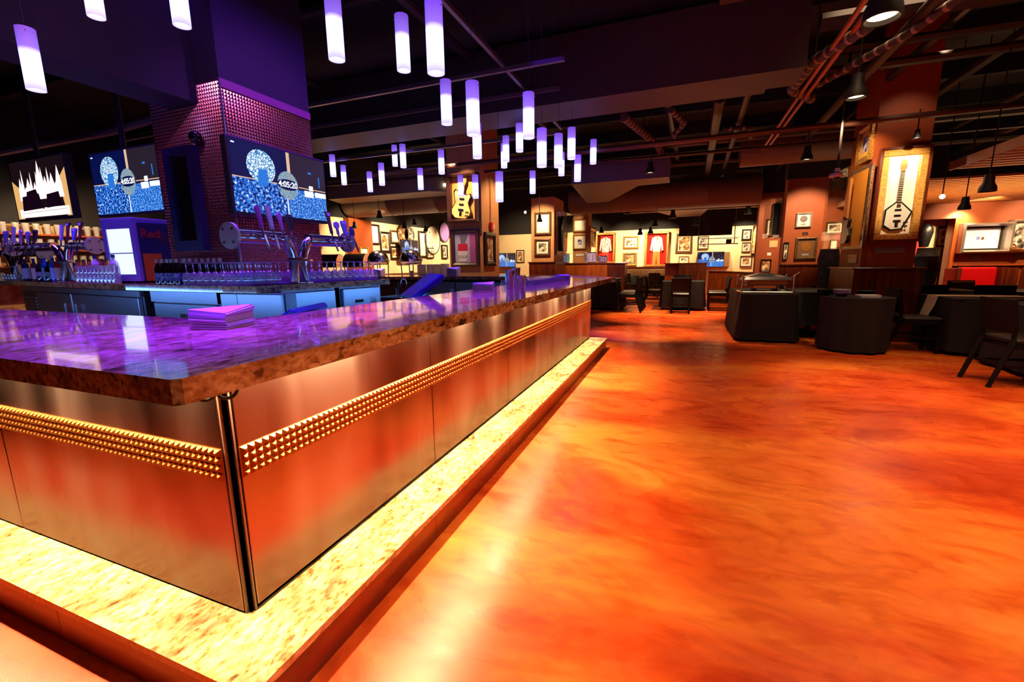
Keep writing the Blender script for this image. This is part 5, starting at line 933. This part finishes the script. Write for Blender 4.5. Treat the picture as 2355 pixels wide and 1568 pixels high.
for k in range(3): MB().bbox(0.02+k*0.6,0.58+k*0.6,-0.04,-0.001,0.05,zl-0.06,0.01).build('wainscot_panel', WOOD, wl)
c, rz, w, h = place('Y', Y3-0.5, 2205, 614, 2294, 655); bo = thing('red_booth', 'red vinyl booth back under the wide silver shadow box', 'bench', (c.x, Y3-0.5, 0)); zt2 = c.z+h/2
MB().bbox(-w/2,w/2,0,0.16,0.45,zt2,0.035).build('back_cushion', REDV, bo); MB().bbox(-w/2,w/2,-0.5,0.0,0.36,0.47,0.03).build('seat_cushion', REDV, bo); MB().box(-w/2,w/2,-0.47,0.4,0,0.36).build('base', WOOD, bo); 
for s in (-1,1): MB().bbox(s*(w/2+0.05)-0.05,s*(w/2+0.05)+0.05,-0.1,0.4,0,zt2-0.02,0.01).build('side_post', WOOD, bo)
# clothed dress forms
def jeans(label, px0, px1, py0, py1, y, m, torso=False):
    c, rz, w, h = place('Y', y, px0, py0, px1, py1); t = thing('display_trousers', label, 'mannequin', (c.x, y, 0)); zt_ = c.z+h/2; n = 14
    def leg(s, k):
        pr = [(0.0,0.12),(0.25,0.10),(0.5,0.085),(0.8,0.075),(1.0,0.085)]; mb = MB(); pts = []; rr = []
        for i in range(9):
            q = i/8; pts.append((s*(0.07+0.03*q)+0.02*sin(q*5+k), -0.02*sin(q*4+k), zt_-0.26-(zt_-0.36)*q)); rr.append(0.11-0.035*min(1,q*1.4)+0.012*max(0,q-0.7))
        return mb.tube(pts, rr, n).build('trouser_leg', m, t, smooth=True)
    leg(-1, 0); leg(1, 1.5)
    MB().lathe([(0.0001,zt_),(0.15,zt_),(0.16,zt_-0.04),(0.185,zt_-0.2),(0.17,zt_-0.32),(0.0001,zt_-0.36)], 20, sy=0.7).build('hips', m, t, smooth=True); MB().lathe([(0.155,zt_-0.045),(0.162,zt_-0.04),(0.158,zt_-0.005),(0.15,zt_)], 20, sy=0.7).build('belt', BLACK, t, smooth=True)
    MB().cyl((0,0,0),0.22,0.02,20).cyl((0,0,0.02),0.02,zt_-0.3,8).build('stand', BLACK, t)
    if torso: MB().lathe([(0.0001,zt_+0.08),(0.15,zt_+0.08),(0.19,zt_+0.3),(0.23,zt_+0.5),(0.16,zt_+0.6),(0.06,zt_+0.66),(0.055,zt_+0.74),(0.0001,zt_+0.74)], 20, sy=0.6).build('jacket', mat('black_leather'), t, smooth=True); MB().cyl((0,0,zt_-0.1),0.015,0.2,8).build('neck_pole', CHROME, t)
JEAN = noise_mat('dark_denim', [(0.4,(24,22,30)),(0.65,(56,50,62))], 8, 4, 0.8)
jeans('black jeans on a stand left of the white guitar column', 1890, 1918, 573, 655, 10.2, JEAN); jeans('dark wrinkled jeans on a stand right of the white guitar column', 2110, 2148, 570, 650, 10.6, JEAN)
c, rz, w, h = place('Y', Y3+0.2, 2116, 512, 2140, 568); ts = thing('stage_outfit', 'shiny black sleeveless outfit hanging in the red bay above the jeans', 'clothing', c); MB().lathe([(0.0001,-h/2),(0.09,-h/2),(0.12,-h*0.2),(0.15,h*0.1),(0.13,h*0.3),(0.05,h*0.45),(0.0001,h/2)], 18, sy=0.6).build('torso', mat('black_leather'), ts, smooth=True); MB().tube([(0,0,h*0.45),(0,0.39,h*0.45)],0.01,6).tube([(-0.12,0,h*0.36),(0.12,0,h*0.36)],0.008,6).build('hanger', CHROME, ts)
# room behind between the column and the record wall
struct(MB().box(xx1, xd0+2.1, 13.2, 13.4, 0, 2.9).build('wall_terracotta_inner', WALLB)); struct(MB().box(xx1, xd0+2.15, 13.19, 13.41, 2.9, 4.6).build('wall_terracotta_inner_upper', SOOT))
frame('framed band photo half behind the acrylic case left of the column', 'Y', 13.2, 1899, 510, 1940, 538, BFRAME, 0.12, PHOTO, 0.12); frame('small pale framed print on the inner terracotta wall', 'Y', 13.2, 1908, 550, 1926, 574, BFRAME, 0.1, GLOWW, 0.1); frame('small dark framed photo low on the inner terracotta wall', 'Y', 13.2, 1916, 582, 1938, 611, BFRAME, 0.12, PHOTO, 0.1)

# slatted ceilings
def slats(label, pts_near, z, nsl, yd, th=0.05, gap=0.2):
    x0, x1, y0 = pts_near; t = thing('slatted_ceiling', label, 'ceiling panel', (x0, y0, z)); 
    for i in range(nsl): MB().box(0.02,x1-x0,i*gap,i*gap+0.11,0,0.035).build('slat', SLAT, t)
    MB().box(-0.03,0.0,-0.05,nsl*gap,0,0.12).build('edge_board', mat('edge_beige',(170,126,96),0.5), t)
    for s in (0.3, 0.75):
        MB().tube([((x1-x0)*s,nsl*gap*0.3,0.09),((x1-x0)*s,nsl*gap*0.3,4.58-z)],0.006,5).build('hanger_rod', BLACK, t)
        MB().box((x1-x0)*s-0.03,(x1-x0)*s+0.03,-0.02,nsl*gap,0.035,0.065).build('cross_batten', BLACK, t)
p = atz(2187,392,2.55); slats('near honey slatted ceiling panel hanging at the right edge', (p.x, 7.4, p.y-4.4), 2.55, 22, 0)
slats('far honey slatted ceiling above the right rear wall', (3.45, 7.45, 9.35), 2.5, 20, 0)

# --- left wall pictures (x = -9.2) and buffet
XL = -9.19
lw = [(822,848,518,572,'brown alcove','skip')]
struct(MB().box(-9.2,-9.0,10.35,11.35,0,2.62).build('wall_pilaster', WALLB))
LP = [((851,516,871,562),'tall white matted picture beside the brown pilaster',DFRAME,GLOWW),((873,533,895,580),'bright picture with orange guitar shape on the left wall',DFRAME,PHOTO2),((897,530,916,560),'small glowing pale picture on the left wall',BFRAME,GLOWW),((897,566,920,596),'dark framed sepia photo over the round dishes',DFRAME,PHOTO2),
 ((962,532,979,592),'tall narrow picture right of the buffet television',DFRAME,GLOWW),((980,570,996,594),'small thin framed sketch right of the tall narrow picture',BFRAME,PHOTO),((826,568,846,592),'small gilt framed white picture on the brown pilaster',GFRAME,GLOWW),((792,512,812,590),'pale tall picture left of the brown pilaster',GFRAME,GLOWW),((1015,563,1028,595),'dark framed portrait by the guitar column edge',DFRAME,PHOTO)]
for (r_, lb, fm, art) in LP: frame(lb, 'X+', -8.99 if r_[0] in (826,) else XL, r_[0], r_[1], r_[2], r_[3], fm, 0.13, art, 0.1)
for (px, py, r, lb, mm_) in ((925,538,0.32,'round dark-rimmed drumhead on the left wall',PHOTO2),(940,540,0.3,'second round drumhead overlapping on the left wall',PHOTO),(994,552,0.55,'big white round drumhead with scattered marks on the left wall',noise_mat('marked_skin',[(0.34,(30,24,20)),(0.38,(250,240,222))],5,2,0.5)),(1021,534,0.4,'violet-edged drumhead beside the guitar column',mat('violet_skin',(150,110,190),0.5))):
    p = atx(px, py, XL+0.02); t = thing('drumhead', lb, 'drumhead', p, pi/2); o = MB().lathe([(0.0001,0),(r*0.94,0)],28).build('skin', mm_, t, (0,-0.03,0)); o.rotation_euler = (pi/2,0,0); o = MB().lathe([(r*0.93,0),(r*0.93,0.04),(r,0.04),(r,0)],28).build('rim', DFRAME, t, (0,0,0), True); o.rotation_euler = (pi/2,0,0)
c, rz, w, h = place('X+', XL+0.35, 925, 553, 961, 587); t_ = tv_game('television with the game above the buffet dishes', c, pi/2, w, h); MB().box(-0.1,0.1,0.07,0.35,-0.1,0.1).build('wall_arm', BLACK, t_)
tag(MB().box(-8.99,-8.7,9.7,19.9,0,1.0).build('buffet_wainscot', WOOD), 'dark wood wainscot ledge below the left wall pictures', 'wainscot')
def rolltop(label, x, y, r, hgt, rz=0.0):
    t = thing('chafing_dish', label, 'chafing dish', (x, y, CT), rz)
    for a in range(4): q = a*pi/2+pi/4; MB().tube([(r*0.85*cos(q),r*0.85*sin(q),0),(r*0.9*cos(q),r*0.9*sin(q),hgt*0.5)],0.012,8).build('leg', CHROME, t, smooth=True)
    MB().lathe([(0.0001,hgt*0.42),(r*0.8,hgt*0.42),(r,hgt*0.5),(r*1.02,hgt*0.53),(0.0001,hgt*0.53)],24).build('pan', CHROME, t, smooth=True)
    MB().lathe([(r,hgt*0.53),(r*0.97,hgt*0.68),(r*0.82,hgt*0.84),(r*0.5,hgt*0.96),(0.0001,hgt)],24).build('dome_lid', CHROME, t, smooth=True)
    MB().cyl((0,0,0),0.05,0.1,14).build('burner', STEEL, t); MB().bbox(r*0.9,r*1.2,-0.03,0.03,hgt*0.55,hgt*0.62,0.01).build('hinge', STEELD, t)
def rollbox(label, x, y, w, d, hgt, rz=0.0):
    t = thing('chafing_dish', label, 'chafing dish', (x, y, CT), rz); n = 12
    m = MB(); pr = [(-d/2*cos(pi*i/n), hgt*0.5+(hgt*0.5)*sin(pi*i/n)) for i in range(n+1)]
    m.add([(-w/2,yy,z) for yy,z in pr]+[(w/2,yy,z) for yy,z in pr], [(i,i+n+1,i+n+2,i+1) for i in range(n)]+[tuple(range(n+1)), tuple(range(2*n+1,n,-1))]); m.build('roll_lid', CHROME, t, smooth=True)
    MB().bbox(-w/2,w/2,-d/2,d/2,hgt*0.38,hgt*0.5,0.01).build('pan', CHROME, t)
    for sx in (-1,1):
        for sy in (-1,1): MB().tube([(sx*w*0.45,sy*d*0.42,0),(sx*w*0.45,sy*d*0.42,hgt*0.4)],0.012,8).build('leg', CHROME, t)
    MB().cyl((0,0,0),0.05,0.1,14).build('burner', STEEL, t)
YU = 8.25
for px, lb, kind in ((870,'polished dome chafing dish on the far counter, left of the other dome','d'),(945,'polished dome chafing dish nearest the white plates','d'),(822,'long roll top chafing dish with the lid open beside the left dome','b'),(762,'dark roll top chafing dish partly behind the beer tower','b')):
    x = aty(px, 600, YU).x
    if kind == 'd': rolltop(lb, x, YU, 0.24, 0.56)
    else: rollbox(lb, x, YU, 0.5, 0.44, 0.5, 0.2)
pl0 = MB().lathe([(0.0001,0.0),(0.06,0.0),(0.1,0.012),(0.098,0.016),(0.06,0.005),(0.0001,0.005)],20).build('plate', PORC, smooth=True); tag(pl0, 'white plate in the stacks at the right end of the buffet', 'plate', 'stacked white plates on the far counter'); first = True
for i, px in enumerate((970,991,1008,1024)):
    x = aty(px, 618, 8.2).x
    for k in range(24 if i != 3 else 25):
        if first: pl0.location = (x, 8.2, CT); first = False
        else: o = pl0.copy(); COL.objects.link(o); o.location = (x+random.uniform(-0.003,0.003), 8.2, CT+k*0.0095)
        (pl0 if k == 0 and i == 0 else o)['label'] = 'white plate in the %s stack of plates on the far counter' % ['leftmost','second','third','rightmost'][i]

# ------------------------------------------------------------------ tables and chairs
def chair(label, x, y, rz, proto=[None], group='black dining chairs'):
    if proto[0] is None:
        t = thing('dining_chair', label, 'chair', (x,y,0), rz, group)   # local: faces -y? seat at origin, backrest towards +y
        MB().bbox(-0.22,0.22,-0.23,0.21,0.43,0.49,0.022).build('seat', VINYL, t)
        MB().bbox(-0.215,0.215,-0.2,0.2,0.385,0.43,0.005).build('seat_frame', CHWOOD, t)
        m = MB().bbox(-0.20,0.20,-0.035,0.0,0.0,0.29,0.012).build('backrest', VINYL, t, (0,0.235,0.56)); m.rotation_euler = (-0.13,0,0)
        m = MB().bbox(-0.225,0.225,0.0,0.018,-0.02,0.315,0.006).build('back_panel', CHWOOD, t, (0,0.235,0.56)); m.rotation_euler = (-0.13,0,0)
        for s in (-1,1):
            MB().add([(s*0.2-0.02,-0.22,0),(s*0.2+0.02,-0.22,0),(s*0.2+0.02,-0.18,0),(s*0.2-0.02,-0.18,0),(s*0.2-0.022,-0.225,0.43),(s*0.2+0.022,-0.225,0.43),(s*0.2+0.022,-0.18,0.43),(s*0.2-0.022,-0.18,0.43)],[(0,3,2,1),(4,5,6,7),(0,1,5,4),(1,2,6,5),(2,3,7,6),(3,0,4,7)]).build('leg', CHWOOD, t)
            MB().tube([(s*0.205,0.36,0),(s*0.205,0.225,0.45),(s*0.205,0.235,0.6),(s*0.205,0.27,0.86)],[0.024,0.03,0.028,0.022],4).build('leg', CHWOOD, t)
            MB().box(s*0.2-0.01,s*0.2+0.01,-0.19,0.26,0.2,0.225).build('stretcher', CHWOOD, t)
        MB().box(-0.2,0.2,0.245,0.262,0.2,0.23).build('stretcher', CHWOOD, t); proto[0] = t; return t
    return dup(proto[0], (x,y,0), rz, label, group)
def cloth(name, label, pts, cx, cy, top, low, flare, waves, amp, m=CLOTH, group=None):
    n = len(pts); L = 7; v = []; f = []; random.seed(n+int(cx*10)); ph = random.random()*6
    nr = []
    for i in range(n):
        a = Vector(pts[(i+1)%n])-Vector(pts[i-1]); nr.append(Vector((a.y,-a.x)).normalized())
    for k in range(L):
        t = k/(L-1); z = top-(top-low)*t
        for i in range(n):
            d = flare*t + amp*(t**0.8)*sin(waves*2*pi*i/n+ph)*(0.7+0.3*sin(3*2*pi*i/n)); v.append((pts[i][0]+nr[i].x*d, pts[i][1]+nr[i].y*d, z))
    for k in range(L-1):
        for i in range(n): j = (i+1)%n; f.append((k*n+i,(k+1)*n+i,(k+1)*n+j,k*n+j))
    f.append(tuple(range(n)))
    t = thing(name, label, 'tablecloth', (cx,cy,0), 0, group); MB().add(v, f).build('drape', m, t, smooth=True); return t
def rectpts(w, d, r=0.04, per=60):
    P_ = []; 
    segs = [((-w/2+r,-d/2),(w/2-r,-d/2)),((w/2,-d/2+r),(w/2,d/2-r)),((w/2-r,d/2),(-w/2+r,d/2)),((-w/2,d/2-r),(-w/2,-d/2+r))]; tot = 2*(w+d)
    for (a,b) in segs:
        n = max(3, int(per*math.dist(a,b)/tot)); P_ += [(a[0]+(b[0]-a[0])*i/n, a[1]+(b[1]-a[1])*i/n) for i in range(n)]+[b]
    return P_
def table_under(label, cx, cy, w, d, h=0.74, round_=False, m=CHWOOD):
    t = thing('dining_table', label, 'table', (cx,cy,0))
    if round_: MB().lathe([(0.0001,h-0.03),(w/2,h-0.03),(w/2,h),(0.0001,h)],32).build('tabletop', m, t)
    else: MB().bbox(-w/2,w/2,-d/2,d/2,h-0.03,h,0.005).build('tabletop', m, t)
    MB().cyl((0,0,0.03),0.04,h-0.06,12).build('pedestal', m, t); MB().bbox(-min(w,0.6)/2,min(w,0.6)/2,-0.04,0.04,0,0.03,0.006).bbox(-0.04,0.04,-min(d,0.6)/2,min(d,0.6)/2,0.0,0.03,0.006).build('foot', m, t); return t
# chafing table
tx, ty = 1.27, 8.62; table_under('banquet table hidden under the black cloth of the chafing dish', tx, ty, 0.74, 1.7); cloth('black_tablecloth', 'black floor-length cloth on the table with the chrome chafing dish', rectpts(0.78,1.76), tx, ty, 0.75, 0.03, 0.055, 16, 0.022)
cd_ = thing('chafing_dish', 'large chrome chafing dish with open frame on the black draped table', 'chafing dish', (1.24, 8.12, 0.752), 0.06)
for sx in (-0.36,0.36):
    for sy in (-0.22,0.22): MB().tube([(sx,sy,0),(sx,sy,0.26)],0.014,8).sphere((sx,sy,0.27),0.02,8).build('leg', CHROME, cd_, smooth=True)
MB().tube([(-0.36,-0.22,0.02),(0.36,-0.22,0.02)],0.01,6).tube([(-0.36,0.22,0.02),(0.36,0.22,0.02)],0.01,6).tube([(-0.36,-0.22,0.02),(-0.36,0.22,0.02)],0.01,6).tube([(0.36,-0.22,0.02),(0.36,0.22,0.02)],0.01,6).build('lower_rails', CHROME, cd_)['kind'] = 'stuff'
MB().bbox(-0.31,0.31,-0.19,0.19,0.12,0.2,0.02).bbox(-0.34,0.34,-0.21,0.21,0.2,0.215,0.005).build('water_pan', CHROME, cd_)
MB().add([(-0.33,-0.2,0.216),(0.33,-0.2,0.216),(0.33,0.2,0.216),(-0.33,0.2,0.216),(-0.3,-0.17,0.255),(0.3,-0.17,0.255),(0.3,0.17,0.255),(-0.3,0.17,0.255),(-0.08,-0.03,0.315),(0.08,-0.03,0.315),(0.08,0.03,0.315),(-0.08,0.03,0.315)],[(0,1,5,4),(1,2,6,5),(2,3,7,6),(3,0,4,7),(4,5,9,8),(5,6,10,9),(6,7,11,10),(7,4,8,11),(8,9,10,11)]).build('lid', CHROME, cd_)
MB().tube([(-0.05,0,0.31),(-0.05,0,0.345),(0.05,0,0.345),(0.05,0,0.31)],0.008,8).build('lid_handle', CHROME, cd_, smooth=True)
for x in (-0.15,0.15): MB().cyl((x,0,0),0.045,0.07,16).build('fuel_can', mat('violet_tin',(110,100,170),0.35,0.6), cd_, smooth=True)
spot('chafing_fill', (1.1,7.2,3.2), (1.25,8.15,0.95), 120, WARM, 26, 0.6)  # added spot that brightens the chrome dish
spo = thing('serving_spoon', 'steel serving spoon leaning at the right of the chrome chafing dish', 'spoon', (1.62, 8.2, 0.985)); MB().tube([(0,0,0),(0.12,0.02,0.09)],0.006,6).build('handle', CHROME, spo); MB().sphere((-0.02,0,-0.01),0.03,10,0,(1.2,0.8,0.3)).build('bowl', CHROME, spo, smooth=True)
# round table + long table behind
rp = [(0.36*cos(2*pi*i/72)*1.0, 0.36*sin(2*pi*i/72)) for i in range(72)]
rx, ry = 2.28, 7.42; table_under('round table hidden under the black cloth with bowls', rx, ry, 0.8, 0.8, round_=True); rp = [(0.42*cos(2*pi*i/90), 0.42*sin(2*pi*i/90)) for i in range(90)]; cloth('black_tablecloth', 'black round cloth on the table stacked with blue-white bowls', rp, rx, ry, 0.752, 0.03, -0.02, 11, 0.03)
table_under('long table hidden under the cloth behind the round table', 2.1, 9.0, 0.6, 1.4); cloth('black_tablecloth', 'dark crumpled cloth on the long table behind the round one', rectpts(0.64,1.46), 2.1, 9.0, 0.75, 0.22, 0.03, 9, 0.03)
bw = MB().lathe([(0.0001,0),(0.04,0),(0.075,0.045),(0.08,0.05),(0.07,0.046),(0.0001,0.006)],20)
for k, (x, y, n, lb, m_) in enumerate(((2.1,7.42,5,'stack of small lilac bowls on the round black table',mat('lilac_bowl',(190,180,220),0.3)),(1.95,7.6,4,'nested dark bowls at the left of the round table',BLACK),(2.42,7.55,3,'nested black bowls at the back of the round table',BLACK))):
    for j in range(n):
        o = MB().lathe([(0.0001,0),(0.045,0),(0.1,0.045),(0.105,0.05),(0.095,0.046),(0.0001,0.006)],20).build('bowl', m_, None, (x,y,0.754+j*0.012), True); tag(o, lb.replace('stack of small lilac bowls','small lilac bowl').replace('nested dark bowls','dark bowl').replace('nested black bowls','black bowl')+', '+['bottom','second up','third up','fourth up','topmost'][j]+' of its stack', 'bowl', lb)
nf = thing('folded_napkins', 'pile of folded white napkins on the right of the round table', 'napkins', (2.36,7.28,0.754), 0.2)
for k in range(6): MB().bbox(-0.12,0.12,-0.08,0.08,k*0.006,k*0.006+0.005,0.002).build('napkin', PAPER, nf, (random.uniform(-0.01,0.01),0,0))
# centre table and chairs
def CH(px, py, rz, lb, g='black dining chairs'): q = atz(px, py, 0); return chair(lb, q.x, q.y, rz, group=g)
cx_, cy_ = 0.02, 12.7; table_under('table under the black cloth in the centre of the room', cx_, cy_, 0.8, 0.8); cloth('black_tablecloth', 'black cloth with pointed corners on the centre table', rectpts(1.05,0.95), cx_, cy_, 0.75, 0.08, 0.04, 8, 0.05)
chair('black chair with its back to the camera at the centre table', -0.02, 11.75+0.05, pi, group='black dining chairs'); CHB = [(0.86,12.45,-pi/2,'nearest black chair at the right side of the centre table'),(0.88,12.95,-pi/2,'second black chair at the right side of the centre table'),(0.0,13.7,0,'black chair on the far side of the centre table')]
# chair convention: backrest at local +y. rz = pi puts the backrest at -y (towards the camera)
for x, y, rz, lb in CHB: chair(lb, x, y, rz)
lt = [(-1.95,12.15,0.9,1.4,'table under a black cloth just past the end of the bar'),]
table_under('table hidden by the cloth past the bar end', -2.1, 12.25, 0.8, 0.9); cloth('black_tablecloth', 'black cloth on the table just past the end of the bar', rectpts(0.95,1.0), -2.1, 12.25, 0.75, 0.1, 0.04, 10, 0.04)
for x, y, rz, lb in ((-2.45,11.35,pi,'black chair with its back to the camera just past the bar end'),(-1.3,11.55,-pi/2,'nearest of three black chairs right of the bar end table'),(-1.3,12.1,-pi/2,'middle of three black chairs right of the bar end table'),(-1.3,12.65,-pi/2,'farthest of three black chairs right of the bar end table'),
    (-0.7,13.2,pi/2,'black chair at the left side of the centre table')): chair(lb, x, y, rz)
for k, (x, y) in enumerate(((-3.2,16.9),(-1.95,17.2),(-0.95,17.3))):
    ds = ['left','middle','right'][k]; table_under('%s small table before the far banquette' % ds, x, y, 0.75, 0.75); cloth('black_tablecloth', 'black cloth corner-draped on the %s table before the banquette' % ds, rectpts(0.8,0.8), x, y, 0.75, 0.42, 0.05, 4, 0.06)
    tag(MB().bbox(x-0.13,x+0.13,y-0.42,y+0.42,0.752,0.756,0.001).build('table_runner', RUNNER), 'tan runner across the %s table before the banquette' % ds, 'table runner')
    chair('black chair facing the %s far banquette table' % ds, x+0.15, y-0.75, pi-0.5)
    fl = thing('dried_leaves', 'dried leaf arrangement on the %s far table' % ds, 'decoration', (x, y, 0.757)); random.seed(k)
    for j in range(9): a_ = random.random()*6; o = MB().add([(0,0,0),(0.05,0.03,0.02),(0.13,0,0.05),(0.05,-0.03,0.03)],[(0,1,2,3)]).build('leaf', LEAF, fl, (0,0,0.02)); o.rotation_euler = (0,-random.uniform(0.2,1.0),a_)
# tables at right
def leaves(label, loc, n=22, s=1.0, sd=1):
    fl = thing('dried_leaves', label, 'decoration', loc); random.seed(sd)
    for j in range(n):
        a_ = random.random()*6.28; r = random.uniform(0,0.16)*s; o = MB().add([(0,0,0),(0.03,0.02,0.01),(0.07,0,0.03),(0.03,-0.02,0.015),(0.03,0,-0.002)],[(0,1,4),(1,2,4),(2,3,4),(3,0,4)]).build('leaf', LEAF, fl, (r*cos(a_)*1.6,r*sin(a_),0.012)); o.rotation_euler = (random.uniform(-0.5,0.5),-random.uniform(0,1.0),random.random()*6.28); o.scale = (1.3*s,)*3
table_under('square table with tan runner right of the guitar column', 3.72, 7.75, 0.8, 0.9); cloth('black_tablecloth', 'black cloth on the table with the shiny tan runner', rectpts(0.9,0.9), 3.72, 7.75, 0.75, 0.05, 0.0, 6, 0.05)
rn_ = thing('table_runner', 'shiny tan runner lying across and hanging off the right square table', 'table runner', (3.72,7.75,0.757)); MB().bbox(-0.47,0.47,-0.14,0.14,0,0.004,0.001).build('runner_top', RUNNER, rn_); MB().add([(-0.475,-0.14,0.003),(-0.475,0.14,0.003),(-0.50,0.14,-0.12),(-0.50,-0.14,-0.12),(-0.55,0.12,-0.3),(-0.55,-0.1,-0.3)],[(0,1,2,3),(3,2,4,5)]).build('runner_drop', RUNNER, rn_)
table_under('large table at the right picture edge', 4.15, 6.25, 1.3, 1.1); cloth('black_tablecloth', 'black cloth on the large table at the right picture edge', rectpts(1.35,1.25), 4.1, 6.35, 0.755, 0.05, 0.0, 10, 0.03)
leaves('scattered golden dried leaves on the large right table', (4.0,6.7,0.76), 46, 1.1, 3); leaves('few golden leaves on a table behind the runner table', (3.55,9.6,0.76), 8, 1, 5)
chair('nearest black chair at the right, back legs toward the aisle', 3.22, 5.83, pi/2+0.08); chair('black chair between the round table and the runner table', 3.02, 7.6, pi/2)
chair('black chair tucked at the right of the runner table', 4.45, 7.6, -pi/2-0.3)
table_under('table behind the runner table', 3.9, 9.6, 0.9, 0.9); cloth('black_tablecloth', 'black cloth on the table before the red booth', rectpts(0.95,0.95), 3.9, 9.6, 0.75, 0.1, 0.02, 8, 0.03)
table_under('table far right before the red booth', 5.2, 9.3, 0.9, 0.9); cloth('black_tablecloth', 'black cloth on the far right table', rectpts(0.95,0.95), 5.2, 9.3, 0.75, 0.1, 0.02, 8, 0.03)
for x, y, rz, lb in ((3.5,8.75,pi,'black chair behind the runner table, left of two'),(4.25,8.75,pi,'black chair behind the runner table, right of two'),(4.9,8.5,pi,'black chair before the far right table'),(3.85,10.35,0,'black chair between the table and the red booth'),(4.7,9.9,0.3,'black chair near the red booth corner'),(5.4,8.45,pi,'black chair at the far right edge'),(3.2,9.5,pi/2,'black chair by the dark jeans stand')): chair(lb, x, y, rz)
table_under('small white-topped table left of the guitar column', 2.95, 10.9, 0.7, 0.7, m=CHWOOD); tag(MB().bbox(2.63,3.27,10.6,11.2,0.742,0.75,0.002).build('table_runner', RUNNER), 'pale runner on the table left of the guitar column', 'table runner')
chair('black chair left of the guitar column by the wainscot', 2.1, 10.3, pi/2)
mg = thing('white_jug', 'small white jug on the table left of the guitar column', 'jug', (2.9,10.8,0.751)); MB().lathe([(0.0001,0),(0.05,0),(0.07,0.06),(0.05,0.14),(0.06,0.17),(0.055,0.17),(0.045,0.14),(0.0001,0.02)],18).build('body', PORC, mg, smooth=True); MB().tube([(0.06,0,0.13),(0.1,0,0.11),(0.065,0,0.05)],0.008,8).build('handle', PORC, mg, smooth=True)
# trays on tables past the bar
for (px, lb) in ((1323,'black stacked trays on the table behind the far bar corner, left'),(1400,'black stacked trays on the table behind the far bar corner, right'),(1187,'black tray on the table behind the steel shakers')):
    p = aty(px, 634, 12.3); tr = thing('serving_tray', lb, 'tray', (p.x, 12.3, 0.76))
    for k in range(3): MB().bbox(-0.28,0.28,-0.2,0.2,k*0.03,k*0.03+0.02,0.006).build('tray', BLACK, tr, (k*0.03,0,0))
for k, x in enumerate((-4.9,-3.4)): table_under('table behind the far counter, %s' % ['left','right'][k], x, 12.45, 0.9, 0.8, 0.757)

# ------------------------------------------------------------------ accent lights on walls and pictures
LW = (1.0,0.69,0.36)
for x, y, z, tx_, ty_, tz_, e, an in [(6.2,12.0,2.45,6.3,13.0,0.9,70,80),(3.9,12.2,2.6,3.6,13.2,1.6,60,80),(-2.2,11.8,2.6,-2.2,13.0,0.9,90,90),(0.5,13.6,2.6,0.5,15.2,0.8,60,90),(-1.1,18.2,2.75,-1.1,20,1.7,220,80),(0.3,18.2,2.75,0.3,20,1.7,220,80),(-2.3,18.2,2.75,-2.3,20,1.7,200,80),(-4.2,18.0,2.75,-4.2,20,1.6,200,90),(0.8,18.9,2.9,0.8,20,1.5,110,100),(2.2,18.9,2.9,2.2,20,1.5,110,100),(-6.5,17.5,2.75,-6.8,20,1.6,160,100),
    (2.15,12.2,2.7,2.15,13.6,2.0,70,70),(2.4,9.9,2.85,2.35,11.2,2.0,110,60),(6.0,12.3,2.45,6.1,13.5,1.95,60,85),(7.2,12.3,2.45,7.3,13.5,1.95,70,80),(5.9,13.2,2.3,5.9,14.1,1.5,60,100),(3.0,12.0,2.7,3.1,13.2,1.7,60,90),
    (-4.45,7.95,3.7,-4.45,8.85,2.6,120,50),(-4.4,8.0,3.3,-4.4,8.85,1.5,50,60),(-3.3,9.8,2.9,-3.45,11,2.0,110,60),(-3.2,13.2,2.9,-3.2,14.5,1.9,90,70),(-3.2,9.6,3.4,-4.0,9.4,2.0,60,90),(2.0,7.8,3.2,2.6,9.0,2.3,60,70),
    (-7.6,10.2,2.7,-9.2,10.6,1.7,150,90),(-7.6,12.0,2.7,-9.2,12.2,1.7,170,90),(-7.6,14.0,2.7,-9.2,14.2,1.7,170,90),(-7.6,16.5,2.7,-9.2,16.5,1.7,170,90),(-6.8,8.4,2.9,-6.8,8.3,1.0,70,90),(-5.6,8.4,2.9,-5.6,8.3,1.0,70,90),(-11.5,5.0,2.6,-13,5.5,1.6,60,100)]:
    spot('picture_light', (x,y,z), (tx_,ty_,tz_), e*2.6, LW, an, 0.7, 0.05)
area('slat_bounce_fill', (5.3, 10.6, 1.3), (0, 0, 1), 2.5, 2.5, 70, (1.0,0.58,0.26), radians(130))  # added upward fill, stands in for warm bounce on the slats
area('duct_bounce', (0.5, 14.6, 1.9), (0,-0.2,1), 3.0, 1.5, 16, (1.0,0.55,0.3)); area('duct_bounce', (-7.5, 11.5, 1.9), (0,-0.2,1), 2.5, 1.5, 14, (1.0,0.6,0.35))
